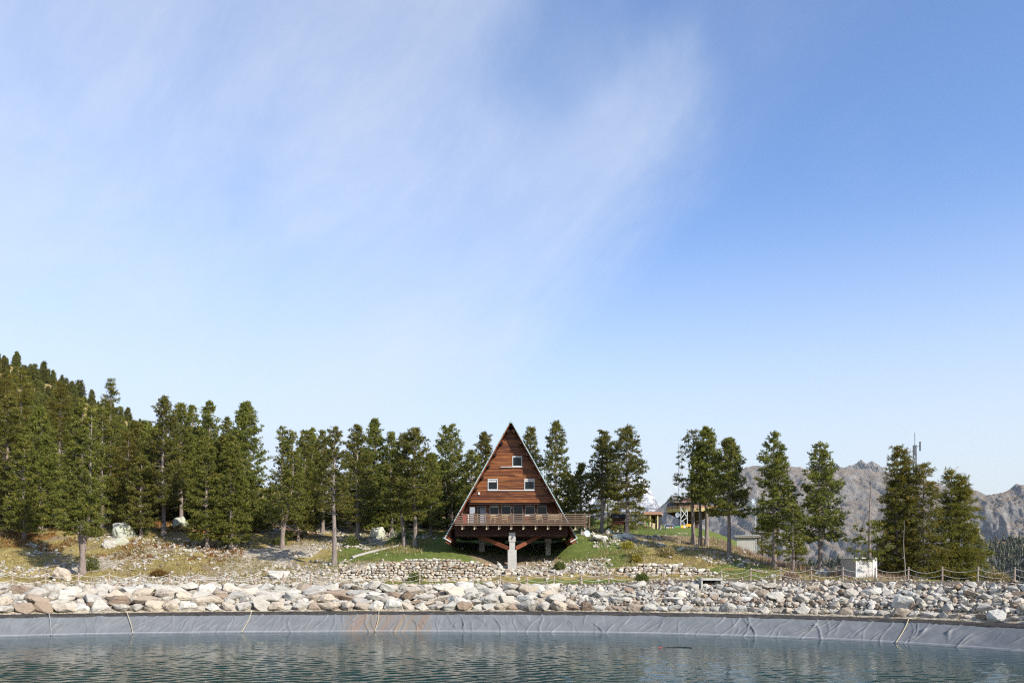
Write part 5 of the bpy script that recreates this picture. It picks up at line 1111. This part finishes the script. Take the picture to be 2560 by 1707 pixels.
m = MB(); m.hexa(np.array([(cx(1645), Yc + .3, ZF), (cx(1662), Yc + 2.4, ZF), (cx(1661), Yc + 3.0, ZF), (cx(1644), Yc + 3.0, ZF), (cx(1645), Yc + .3, cz(1286)), (cx(1662), Yc + 2.4, cz(1287)), (cx(1661), Yc + 3.0, cz(1287)), (cx(1644), Yc + 3.0, cz(1286))])); m.build('glazed_side', M['glass'], cab)
for x in (1611.5, 1625, 1643.5): m = MB(); m.box(cx(x - 1.5), cx(x + 1.5), Yc - .25, Yc + .0, ZF, cz(1286)); m.build('porch_post', M['cream'], cab)
m = MB(); m.box(cx(1609), cx(1664), Yc - .3, Yc + 3.2, zg - .4, ZF); m.build('plinth', M['black'], cab)
m = MB(); m.box(cx(1609.5), cx(1624), Yc - .22, Yc - .12, ZF, cz(1313)); m.build('parapet', M['cream'], cab)
m = MB(); m.box(cx(1627), cx(1642), Yc + .6, Yc + .7, ZF, cz(1307)); m.build('counter', M['cream'], cab)
m = MB(); m.box(cx(1615.5), cx(1622), Yc - .06, Yc - .02, cz(1310), cz(1302)); o = m.build('notice_panel', M['green'], cab)
for k in range(4):
    m = MB(); a = .28 * k; m.box(cx(1634) + a * .5, cx(1654) + a * .5, Yc - .6 - a, Yc - .33 - a, zg - .5, ZF - .12 * (k + 1)); m.build('step', M['steel'], cab)
for x in (1629, 1652):
    m = MB(); p = (cx(x), Yc - .4, cz(1315)); q = (cx(x - 8), Yc - 1.7, cz(1325)); m.beam(p, q, .05, .06); m.beam(p, (p[0], p[1], ZF), .05, .05); m.beam(q, (q[0], q[1], gz(q[0], q[1]) - .1), .05, .05); m.beam(((p[0] + q[0]) / 2, (p[1] + q[1]) / 2, (p[2] + q[2]) / 2), ((p[0] + q[0]) / 2, (p[1] + q[1]) / 2, ZF - .5), .05, .05); m.build('handrail', M['steel'], cab)
# round station like a saucer on a stem
Yu = 146.0; ux = lambda x: (x - XC) / F * Yu; uz = lambda y: (YH - y) / F * Yu; XU = ux(1730)
zg = gz(XU, Yu); st = thing('round_station', (XU, Yu, zg), 'saucer-shaped round station building with brown and yellow panelled rim on a dark stem', 'building')
def lathe(pr, n=36, a0=0, a1=6.28319):
    pr = np.array(pr); full = abs(a1 - a0 - 6.28319) < 1e-3; m_ = n if full else n + 1; a = a0 + np.arange(m_) / n * (a1 - a0)
    V = np.stack([XU + np.cos(a)[None] * pr[:, 0:1], Yu + np.sin(a)[None] * pr[:, 0:1], np.repeat(pr[:, 1:2], m_, 1)], -1).reshape(-1, 3)
    f = [(i * m_ + j, i * m_ + (j + 1) % m_, (i + 1) * m_ + (j + 1) % m_, (i + 1) * m_ + j) for i in range(len(pr) - 1) for j in range(m_ if full else n)]; return V, f
RU = 64 / F * Yu
m = MB(); m.add(*lathe([(RU * .955, uz(1264)), (RU * .93, uz(1260)), (RU * .62, uz(1255)), (RU * .42, uz(1253)), (RU * .40, uz(1247)), (.02, uz(1243))])); m.build('roof', M['terra'], st)
m = MB(); m.add(*lathe([(RU * .955, uz(1282)), (RU * .62, uz(1292)), (RU * .30, uz(1303)), (RU * .22, uz(1314)), (RU * .22, zg - .5)])); m.build('underside', M['dark_wood'], st)
m = MB(); m.add(*lathe([(RU * .95, uz(1264)), (RU * .95, uz(1282))])); m.build('drum', M['black'], st)
for k in range(24):
    a0_, a1_ = k / 24 * 6.28319 + .008, (k + 1) / 24 * 6.28319 - .008
    for nm_, pr, mt in (('upper_panel', [(RU * .965, uz(1260)), (RU * .99, uz(1265.5)), (RU * .96, uz(1265.6))], 'navy'), ('rim_panel', [(RU * .97, uz(1265.8)), (RU * 1.0, uz(1266)), (RU * 1.005, uz(1272.8)), (RU * .97, uz(1273))], 'terra'), ('lower_panel', [(RU * .97, uz(1273.2)), (RU * 1.003, uz(1273.4)), (RU * .965, uz(1281.5)), (RU * .95, uz(1282))], 'yellowpanel')):
        m = MB(); m.add(*lathe(pr, 3, a0_, a1_)); m.build(nm_, M[mt], st)
m = MB(); m.box(ux(1722), ux(1742), Yu + 1, Yu + 3, uz(1254), uz(1241)); m.build('roof_lantern', M['cream'], st)
# lattice masts
def mast(name, x, Y, yt, yb_z, w, label, extra=(), cat='mast', mat='steel', step_=1.1):
    X = (x - XC) / F * Y; zt = (YH - yt) / F * Y; zb = yb_z if yb_z is not None else gz(X, Y); t = thing(name, (X, Y, zb), label, cat); cs = [(X + a * w, Y + b * w) for a, b in ((-.5, -.5), (.5, -.5), (.5, .5), (-.5, .5))]
    for (a, b) in cs: m = MB(); m.beam((a, b, zb - .3), (a, b, zt), .055, .055); m.build('leg', M[mat], t)
    m = MB(); z = zb
    while z < zt - step_:
        for k in range(4): p, q = cs[k], cs[(k + 1) % 4]; m.beam((*p, z), (*q, z + step_), .03, .03); m.beam((*p, z), (*q, z), .03, .03)
        z += step_
    m.build('bracing', M[mat], t)
    for (dx_, y, kind) in extra:
        zz = (YH - y) / F * Y
        if kind == 'panel': m = MB(); m.box(X + dx_ - .07, X + dx_ + .07, Y - .35, Y - .2, zz - .55, zz + .55); m.beam((X, Y, zz), (X + dx_, Y - .2, zz), .05, .05); m.build('panel_antenna', M[mat], t)
        if kind == 'dish':
            m = MB(); a = np.arange(14) / 14 * 6.283; ring = np.stack([X + dx_ + np.cos(a) * .42, np.full(14, Y - .5), zz + np.sin(a) * .42], -1); back = np.array([[X + dx_, Y - .3, zz]]); m.add(np.vstack([ring, back, ring + (0, -.02, 0), [[X + dx_, Y - .40, zz]]]), f3=[((k + 1) % 14, k, 14) for k in range(14)] + [(15 + k, 15 + (k + 1) % 14, 29) for k in range(14)], f4=[(k, (k + 1) % 14, 15 + (k + 1) % 14, 15 + k) for k in range(14)]); m.beam((X, Y, zz), (X + dx_, Y - .3, zz), .05, .05); m.build('dish', M['dish'], t)
        if kind == 'rod': m = MB(); m.beam((X + dx_, Y, zz - 1.5), (X + dx_, Y, zz + 1.2), .05, .05); m.build('rod_antenna', M[mat], t)
        if kind == 'deck': m = MB(); m.box(X - 1.0, X + 1.0, Y - .8, Y + .8, zz - .05, zz + .05); m.box(X - 1.0, X - .95, Y - .8, Y + .8, zz + .05, zz + .9); m.box(X + .95, X + 1.0, Y - .8, Y + .8, zz + .05, zz + .9); m.box(X - .95, X + .95, Y - .8, Y - .75, zz + .8, zz + .9); m.build('platform', M[mat], t)
    return t
mast('antenna_mast', 1701, 150, 1108, None, .55, 'lattice antenna mast with panels and dishes rising beside the round station', ((-.3, 1120, 'panel'), (.35, 1128, 'panel'), (-.7, 1188, 'dish'), (-.7, 1215, 'dish'), (0, 1105, 'rod')))
mast('cable_pylon', 1894, 112, 1252, None, .8, 'steel lattice pylon with a platform and white lamp beyond the grey shed', ((-.6, 1254, 'dish'), (0, 1270, 'deck'), (0, 1248, 'rod')))
mast('antenna_pole', 2287, 100, 1112, None, .28, 'thin antenna pole with side panels rising behind the larches', ((.5, 1116, 'panel'), (-.25, 1126, 'panel'), (0, 1106, 'rod')), mat='darkmetal')
# dish and frame in front of the station, boards, banners, railings
X, Y = (1694 - XC) / F * 130, 130; z0 = gz(X, Y); t = thing('round_mirror', (X, Y, z0), 'round grey dish on a lattice frame near the yellow boards', 'dish')
m = MB(); a = np.arange(18) / 18 * 6.283; m.add(np.vstack([np.stack([X + np.cos(a) * .36, np.full(18, Y), z0 + 2.0 + np.sin(a) * .42], -1), [[X, Y + .12, z0 + 2.0]]]), f3=[(k, (k + 1) % 18, 18) for k in range(18)] + [((k + 1) % 18, k, 18) for k in range(18)]); m.build('reflector', M['dish'], t)
m = MB()
for p, q in (((.5, 0, 0), (.5, 0, 3.2)), ((.5, 0, 2.9), (1.5, 0, 1.6)), ((.5, 0, 1.4), (1.5, 0, 2.8)), ((1.5, 0, 0), (1.5, 0, 2.6)), ((.5, 0, 2.0), (0, .1, 2.0)), ((.5, 0, .9), (1.5, 0, 1.6))): m.beam((X + p[0], Y + p[1], z0 + p[2]), (X + q[0], Y + q[1], z0 + q[2]), .09, .09)
m.build('frame', M['white'], t)
def board(name, x0, x1, y0, y1, Y, mat, label, cat='sign', legs=True):
    a, b = (x0 - XC) / F * Y, (x1 - XC) / F * Y; c, d = (YH - y1) / F * Y, (YH - y0) / F * Y; z0 = gz((a + b) / 2, Y); t = thing(name, ((a + b) / 2, Y, z0), label, cat)
    m = MB(); m.box(a, b, Y - .04, Y + .04, c, d); m.build('panel', M[mat], t)
    for x in ((a + .05, b - .05) if legs else ()): m = MB(); m.box(x - .035, x + .035, Y + .041, Y + .11, z0 - .3, d - .05); m.build('leg', M['steel'], t)
    return t, a, b, c, d
t, a, b, c, d = board('notice_sign', 1702, 1714, 1312.5, 1323, 126, 'amber', 'square amber notice board with a white disc on the grass'); m = MB(); m.tube([((a + b) / 2 + .2, 125.93, d - .22), ((a + b) / 2 + .2, 125.96, d - .22)], .16, 12); m.build('disc', M['white'], t)
board('direction_sign', 1715, 1727.5, 1309.5, 1316, 127, 'orange', 'orange oblong board standing next to the amber one')
t, a, b, c, d = board('banner', 1664, 1684, 1312, 1323, 125, 'navy', 'dark banner with pale blotches fixed to a railing')
for k in range(4): m = MB(); m.box(a + .12 + .28 * k, a + .27 + .28 * k, 124.945, 124.96, c + .18, c + .42); m.build('printed_patch', M['white' if k != 2 else 'orange'], t)
t, a, b, c, d = board('banner', 1686, 1700, 1312, 1323, 126, 'navy', 'dark banner with a green stripe beside the blotched one'); m = MB(); m.box(a + .05, b - .05, 125.945, 125.96, c + .25, d - .12); m.build('stripe', M['green'], t)
for x0, x1, Yr, lab in ((1661, 1685, 122.5, 'bent steel tube railing on the grass before the dark banner'),):
    t = thing('tube_railing', ((x0 + x1) / 2 * Yr / F - XC * Yr / F, Yr, gz((x0 - XC) / F * Yr, Yr)), lab, 'railing'); a, b = (x0 - XC) / F * Yr, (x1 - XC) / F * Yr; z0, z1 = gz(a, Yr), gz(b, Yr); zt = max(z0, z1) + .95
    m = MB(); m.tube([(a, Yr, z0 - .2), (a, Yr, zt - .1), (a + .1, Yr, zt), (b - .1, Yr, zt), (b, Yr, zt - .1), (b, Yr, z1 - .2)], .035, 6); m.build('tube', M['steel'], t)
# roofed notice board
Yk = 98.5; kx = lambda x: (x - XC) / F * Yk; kz = lambda y: (YH - y) / F * Yk; z0 = gz(kx(1547), Yk)
t = thing('roofed_notice_board', (kx(1547), Yk, z0), 'dark wooden notice board with a small pitched roof beside the pine', 'notice board')
for x in (1532.5, 1561.5): m = MB(); m.box(kx(x - 1), kx(x + 1), Yk, Yk + .12, z0 - .3, kz(1290)); m.build('post', M['dark_wood'], t)
for k in range(4): m = MB(); m.box(kx(1533.5), kx(1560.5), Yk + .02, Yk + .07, kz(1310.5 - 4.2 * k), kz(1306.6 - 4.2 * k)); m.build('board', M['red_wood' if k < 2 else 'dark_wood'], t)
m = MB(); a, b = kx(1528.5), kx(1565); m.add([(a, Yk - .55, kz(1293)), (b, Yk - .55, kz(1293)), (b, Yk + .05, kz(1284.5)), (a, Yk + .05, kz(1284.5)), (a, Yk + .65, kz(1293)), (b, Yk + .65, kz(1293)), (a, Yk - .55, kz(1294.5)), (b, Yk - .55, kz(1294.5)), (b, Yk + .05, kz(1286)), (a, Yk + .05, kz(1286)), (a, Yk + .65, kz(1294.5)), (b, Yk + .65, kz(1294.5))], [(0, 1, 2, 3), (3, 2, 5, 4), (7, 6, 9, 8), (8, 9, 10, 11), (6, 7, 1, 0), (4, 5, 11, 10), (0, 3, 9, 6), (3, 4, 10, 9), (1, 7, 8, 2), (2, 8, 11, 5)]); m.build('roof', M['black'], t)
# grey shed on the slope
Ys = 98.0; a, b = (1842 - XC) / F * Ys, (1888 - XC) / F * Ys; z0 = gz((a + b) / 2, Ys + .5); zt = (YH - 1340) / F * Ys; rot = math.radians(-14); ab = (a, Ys)
t = thing('service_shed', ((a + b) / 2, Ys + 1, z0), 'pale grey flat-roofed shed with dark side door among pink fireweed', 'shed')
n_p = 8
m = MB(); m.box(a + .04, b - .02, Ys + .04, Ys + 2.0, z0 - 1.8, zt - .02, rot, ab); m.build('wall', M['greywall'], t)
for k in range(n_p): m = MB(); w = (b - a) / n_p; m.box(a + w * k + .006, a + w * (k + 1) - .006, Ys, Ys + .045, z0 - 1.6, zt - .03, rot, ab); m.build('wall_panel', M['greywall'], t)
m = MB(); m.box(a - .25, b + .35, Ys - .30, Ys + 2.3, zt, zt + .10, rot, ab); rf_ = m.build('roof', M['greywall'], t); m = MB(); m.box(a - .2, b + .3, Ys - .25, Ys + 2.2, zt - .16, zt - .001, rot, ab); m.build('eaves', M['grey_wood'], rf_)
m = MB(); m.box(b + .001, b + .04, Ys + .45, Ys + 1.5, z0 - 1.4, zt - .35, rot, ab); m.build('door', M['dark_wood'], t)
m = MB(); m.box(b - .03, b + .06, Ys - .03, Ys + .06, z0 - 1.6, zt - .02, rot, ab); m.build('corner_trim', M['white'], t)
X, Y = (1912 - XC) / F * 97, 97; z0 = gz(X, Y); t = thing('hand_railing', (X, Y, z0), 'white sloping handrail below the grey shed', 'railing')
m = MB(); m.beam((X - .6, Y, z0 + 1.0), (X + .5, Y, z0 + .7), .05, .05); m.beam((X - .6, Y, z0 - .3), (X - .6, Y, z0 + 1.0), .05, .05); m.beam((X + .5, Y, z0 - .5), (X + .5, Y, z0 + .7), .05, .05); m.build('rail', M['white'], t)
# white hut beside the larches
Yh = 75.5; a, b = (2139 - XC) / F * Yh, (2196 - XC) / F * Yh; z0 = gz((a + b) / 2, Yh); zt = (YH - 1395.5) / F * Yh; rot = math.radians(7); ab = (a, Yh)
t = thing('white_hut', ((a + b) / 2, Yh + .8, z0), 'small white transformer hut with flat roof and louvred door', 'hut')
m = MB(); m.box(a, b, Yh, Yh + 2.6, z0 - .5, zt, rot, ab); m.build('wall', M['hutshade'], t)
m = MB(); m.box(a + .01, a + .165, Yh - .03, Yh - .001, z0 - .1, zt - .1, rot, ab); m.build('corner_trim', M['white'], t)
m = MB(); m.box(b - .42, b - .01, Yh - .03, Yh - .001, z0 - .1, zt - .1, rot, ab); m.build('front_panel', M['whitewall'], t)
m = MB(); m.box(a - .06, b + .06, Yh - .06, Yh + 2.66, zt + .001, zt + .09, rot, ab); rf_ = m.build('roof', M['whitewall'], t); m = MB(); m.box(a - .02, b + .02, Yh - .03, Yh + 2.63, zt - .09, zt - .001, rot, ab); m.build('roof_band', M['grey_wood'], rf_)
m = MB(); m.box(a + .18, a + 1.15, Yh - .035, Yh - .001, z0 - .1, zt - .16, rot, ab); dr = m.build('door', M['greywall'], t)
for k in range(3): m = MB(); m.box(a + .32, a + .80, Yh - .06, Yh - .036, zt - .52 + .075 * k, zt - .47 + .075 * k, rot, ab); m.build('louvre', M['frame'], dr)
m = MB(); m.box(a + 1.2, a + 1.6, Yh - .03, Yh - .001, z0 - .1, zt - .2, rot, ab); m.build('side_panel', M['greywall'], t)
m = MB(); m.box(a - .5, b + .2, Yh - .75, Yh - .02, z0 - .4, z0 + .06, rot, ab); m.build('threshold', M['concrete'], t)
# concrete culvert head in the bank
q_, n_ = basin_at(np.array([np.interp(1746, XC + F * basin_at(sf)[0][:, 0] / np.maximum(basin_at(sf)[0][:, 1], 1), sf)])); q_ = q_[0] + n_[0] * 7.1; X, Y = q_; s_ = Y / F
zc_ = (YH - 1445) / F * Y; t = thing('concrete_culvert', (X, Y, zc_ - .9), 'concrete culvert head with dark opening set in the boulder bank', 'culvert')
m = MB(); m.box(X - 26 * s_, X + 26 * s_, Y - .5, Y + .9, zc_ - .16, zc_); m.build('cover_slab', M['concrete'], t)
m = MB(); m.box(X - 26 * s_, X - 22.5 * s_, Y - .45, Y + .9, zc_ - 1.1, zc_ - .162); m.build('side_wall', M['concrete'], t)
m = MB(); m.box(X + 22.5 * s_, X + 26 * s_, Y - .45, Y + .9, zc_ - 1.1, zc_ - .162); m.build('side_wall', M['concrete'], t)
m = MB(); m.box(X - 22.4 * s_, X + 22.4 * s_, Y + .75, Y + .88, zc_ - 1.1, zc_ - .163); m.build('opening_shade', M['black'], t)  # black sheet painted in for the shade inside the opening
# logs
def log(x0, y0, D0, x1, y1, D1, rad, label, mat='grey_wood'):
    X0_, X1_ = (x0 - XC) / F * D0, (x1 - XC) / F * D1; z0, z1 = gz(X0_, D0) + rad * .8, gz(X1_, D1) + rad * .8; t = thing('log', (X0_, D0, z0 - rad), label, 'log')
    u = np.linspace(0, 1, 7); m = MB(); m.tube(np.stack([X0_ + (X1_ - X0_) * u, D0 + (D1 - D0) * u, z0 + (z1 - z0) * u + .06 * np.sin(u * 5)], -1), rad * (1 - .3 * u), 9); m.build('trunk', M[mat], t, True)
    m = MB(); k = .55; p = np.array((X0_ + (X1_ - X0_) * k, D0 + (D1 - D0) * k, z0 + (z1 - z0) * k)); m.tube([p, p + (.1, -.1, .18)], (.05, .03), 5); m.build('stub', M[mat], t)
log(880, 1399, 85.0, 1000, 1367, 91.0, .17, 'long pale fallen log lying uphill along the edge of the lawn'); log(480, 1444, 78.0, 562, 1440, 78.6, .12, 'bleached pole lying on the ground behind the rope fence')
# safety ropes down the liner
def bank_pt(xp, d0):
    pp, nn_ = basin_at(sf); g = pp + nn_ * d0; xs_ = XC + F * g[:, 0] / np.maximum(g[:, 1], 1); s_ = np.interp(xp, xs_, sf); a_, b_ = basin_at(np.array([s_])); return a_[0] + b_[0] * d0
for (xt, xb, lab) in ((118, 127, 'dark thin rope hanging straight down the liner'), (310, 332, 'pale escape rope on the liner below the fence-side pine'), (634, 604, 'tan escape rope slanting down the liner below the white boulder'), (948, 937, 'tan escape rope crossing the rust-stained stretch of liner'), (2279, 2240, 'pale escape rope on the liner below the larches')):
    t_top, t_bot = bank_pt(xt, 3.0), bank_pt(xb, -.05); m = MB(); pts = []
    for u in np.linspace(0, 1, 12):
        p = t_top + (t_bot - t_top) * u + .10 * math.sin(u * 3.1) * np.array((1, 0)); d0 = 3.0 - 3.05 * u; z = (ZW + d0 / 2.05 * 1.28 + .10) if d0 < 2.05 else -3.42 + .08
        pts.append((p[0], p[1], z))
    m.tube(pts, .028, 5); o = m.build('escape_rope', M['tanrope' if xt > 200 else 'frame'], None, True, loc=pts[0]); tag(o, lab, 'rope')
# floating line
m = MB(); u = np.linspace(0, 1, 10); A_ = P(1655, 1619, ZW / ((YH - 1619) / F)); m.tube(np.stack([A_[0] + u * 1.9, A_[1] + .5 * np.sin(u * 3), np.full(10, ZW + .015)], -1), .025, 5); t = thing('floating_line', (A_[0], A_[1], ZW), 'dark floating line with a small red float on the water', 'floating line'); m.build('line', M['black'], t)
m = MB(); m.tube([(A_[0] - .22, A_[1], ZW + .03), (A_[0] - .1, A_[1], ZW + .03), (A_[0] + .02, A_[1], ZW + .02)], (.02, .035, .02), 7); m.build('float', M['red'], t, True)

# ------------------------------------------------------------------ ground cover
def blades(name, label, n, area, fn, lo, hi, mat, seed, cat, lean=.35, wid=.10, cl=1, wide=False):
    r = np.random.default_rng(seed); X = r.uniform(area[0], area[1], n); Y = r.uniform(area[2], area[3], n); k = r.random(n) < fn(X, Y); X, Y = X[k], Y[k]
    if cl > 1:
        X = np.repeat(X, cl) + r.normal(0, .07, len(X) * cl); Y = np.repeat(Y, cl) + r.normal(0, .07, len(Y) * cl)
    m_ = len(X); z = ground_z(X, Y); h = r.uniform(lo, hi, m_); a = r.uniform(0, 6.283, m_); d = np.stack([np.cos(a) * lean * r.random(m_), np.sin(a) * lean * r.random(m_), np.ones(m_)], -1); sd = np.stack([np.cos(a + 1.3), np.sin(a + 1.3), 0 * a], -1)
    b = np.stack([X, Y, z - .02], -1); w = (h * wid)[:, None]; tri = np.stack([b - sd * w, b + sd * w, b + d * h[:, None]], 1).reshape(-1, 3)
    tn = np.repeat(np.clip(np.repeat(r.normal(.5, .22, m_ // max(1, cl)), cl) + r.normal(0, .12, m_), 0, 1), 3)
    me = mesh_np(name, tri, [np.arange(len(tri)).reshape(-1, 3)], False, {'tint': tn}); me.materials.append(M[mat]); tag(link(bpy.data.objects.new(name, me)), label, cat, kind='stuff'); return m_
def f_dry(X, Y):
    d = basin_dist(X, Y); n1 = fbm(X * .22 + 5, Y * .22, 4, .6); p = sstep(.40, .58, n1) * sstep(9.2, 10.2, d) * (X < -9); p = np.maximum(p, sstep(8.6, 9, d) * (1 - sstep(9.6, 10, d)) * .35)
    p = np.maximum(p, (X > 8) * (d > 12.5) * (Y < 97) * sstep(.36, .5, n1) * .8); p = np.maximum(p, (X > 11) * (X < 21) * (Y > 80.2) * (Y < 84.5) * .95)
    p = np.maximum(p, (X > 2) * (X < 13) * (Y > 82.5) * (Y < 87) * .4); p = np.maximum(p, (X > 22) * (d > 9) * (d < 11.5) * .3 * (n1 > .45)); return p
g1 = blades('dry_grass', 'dry tufted grass on the slopes around the house', 34000, (-58, 44, 73, 104), f_dry, .12, .40, 'grass', 51, 'grass', .6, .07, 5)
def f_lawn(X, Y):
    d = basin_dist(X, Y); n1 = fbm(X * .3, Y * .3, 3, .6); p = (X > -20) * (X < 13) * (Y > 82) * (Y < 101) * (d > 13) * sstep(.30, .42, n1); p = np.maximum(p, (d > 9.2) * (d < 12.2) * sstep(.42, .52, n1) * .8); p = np.maximum(p, (X > 12) * (d > 12) * sstep(.45, .55, n1) * .8); return p
g2 = blades('lawn_grass', 'short green grass on the mound under the house', 17000, (-40, 44, 74, 110), f_lawn, .05, .15, 'lawn', 52, 'grass', .6, .16, 4)
f_h = lambda X, Y: (X < -24) * sstep(.50, .58, fbm(X * .2 + 30, Y * .2, 4, .6)) * (Y > 86)
g3 = blades('red_heath', 'low red and orange heath between the boulders of the wood', 7000, (-62, -22, 85, 112), f_h, .12, .34, 'heath', 53, 'heath', 1.0, .22, 5)
f_f = lambda X, Y: np.exp(-((X - (26.5 + (92 - Y) * .42)) / 2.1) ** 2) * (Y < 97) + np.exp(-(((X - 24.5) / 1.8) ** 2 + ((Y - 75.4) / .7) ** 2)) * .6
g4 = blades('faded_fireweed', 'faded pink fireweed stems on the slope by the grey shed', 2600, (22, 36, 74, 98), f_f, .25, .75, 'fireweed', 54, 'wildflowers', .35, .05, 5)
print('grass', g1, g2, g3, g4)
def bush(x, D, w, h, mat, label, seed, n=1500, name='bush'):
    r = np.random.default_rng(seed); X = (x - XC) / F * D; z0 = gz(X, D); t = thing(name, (X, D, z0), label, 'bush'); p = unit(r.normal(0, 1, (n, 3))) * (r.random((n, 1)) ** .45); p[:, 2] = np.abs(p[:, 2]); lob = fbm(np.arctan2(p[:, 1], p[:, 0]) * 1.3 + seed, p[:, 2] * 3, 3, .6)[:, None]; p = p * (.55 + .8 * lob) * np.array((w / 2, w / 2.4, h))
    dr = unit(unit(p + (0, 0, .2)) + r.normal(0, .6, (n, 3))); ln = r.uniform(.10, .22, (n, 1)); sd = unit(np.cross(dr, r.normal(0, 1, (n, 3)))) * ln * .22; tri = np.stack([p - sd, p + sd, p + dr * ln], 1).reshape(-1, 3)
    me = mesh_np('leaves', tri, [np.arange(n * 3).reshape(-1, 3)], False, {'tint': np.repeat(r.random(n), 3)}); me.materials.append(M[mat]); link(bpy.data.objects.new('leaves', me), t)
    m = MB()
    for k in range(7): a = k * .9; m.tube([(0, 0, -.05), (math.cos(a) * w * .15, math.sin(a) * w * .12, h * .35), (math.cos(a) * w * .3, math.sin(a) * w * .25, h * .7)], (.02, .014, .006), 4, False)
    me = mesh_of(m, 'stems', M['twig']); link(bpy.data.objects.new('stems', me), t)
for a in ((228, 82.5, 1.7, 1.5, 'bush', 'dark green juniper bush at the foot of the fence-side pine', 601), (1038, 79.0, 1.6, 1.0, 'bush', 'leafy bush growing in front of the curved stone wall', 602), (1570, 90.0, 1.5, .9, 'yellow', 'small yellow-flowering bush on the slope beside the house', 603),
          (1400, 82.0, 1.3, .8, 'bush', 'low green shrub on the rubble beside the lawn', 604), (1600, 86.0, 2.6, 1.3, 'grass', 'tall dry grassy clump on the slope above the low wall', 605), (1668, 86.0, 2.2, 1.2, 'grass', 'tall straw-coloured clump beside the pale stones above the low wall', 606), (1590, 83.5, 1.2, .8, 'yellow', 'yellow-green broom bush above the low wall', 607),
          (1605, 73.2, 1.2, .75, 'bush', 'green broom tuft growing between bank boulders', 608), (1975, 74.0, 1.7, 1.0, 'fireweed', 'pinkish fireweed clump at the bank edge by the fence', 609), (2490, 64.5, 2.0, 1.0, 'grass', 'dry thistle clump at the crest near the last fence posts', 610), (345, 96, 2.6, 1.6, 'bush', 'dense dwarf pine bush under the wood edge', 611), (700, 95, 1.8, 1.0, 'bush', 'low dwarf pine bush beside a trunk near the gap in the wood', 612),
          (1005, 97, 2.2, 1.2, 'bush', 'shaded bush between pines above the lawn', 613), (398, 79.6, 1.8, .7, 'heath', 'brownish low shrub just behind the rope fence', 614), (880, 92.5, 2.0, 1.2, 'bush', 'small shady bush behind the fallen log', 615), (1470, 100, 2.6, 2.2, 'bush', 'green bush behind the end of the balcony', 616), (660, 103, 2.6, 3.2, 'yellow', 'yellow-green bush at the gap in the wood', 617)):
    bush(*a)
blades('margin_weeds', 'dry weeds rooted along the dark strip above the liner', 900, (-42, 32, 50, 71), lambda X, Y: (lambda d: (d > 2.2) * (d < 3.0) * 1.0)(basin_dist(X, Y)), .08, .28, 'grass', 55, 'weeds', .9, .10, 5)

# ------------------------------------------------------------------ the air
hz_box = MB(); hz_box.box(-9100, 9100, -1000, 9600, -161, 640)
mh = bpy.data.materials.new('haze_air'); mh.use_nodes = True; mh.node_tree.nodes.clear(); vo = mh.node_tree.nodes.new('ShaderNodeVolumePrincipled'); mo = mh.node_tree.nodes.new('ShaderNodeOutputMaterial')
vo.inputs['Color'].default_value = (0.80, 0.90, 1.0, 1); vo.inputs['Density'].default_value = 0.000027; vo.inputs['Anisotropy'].default_value = 0.2
mh.node_tree.links.new(vo.outputs[0], mo.inputs['Volume'])
hzo = hz_box.build('haze', mh); tag(hzo, 'thin blue mountain air', 'haze', kind='stuff')
print('tris', sum(sum(len(p.vertices) - 2 for p in m.polygons) if len(m.polygons) < 5 else len(m.polygons) for m in bpy.data.meshes))
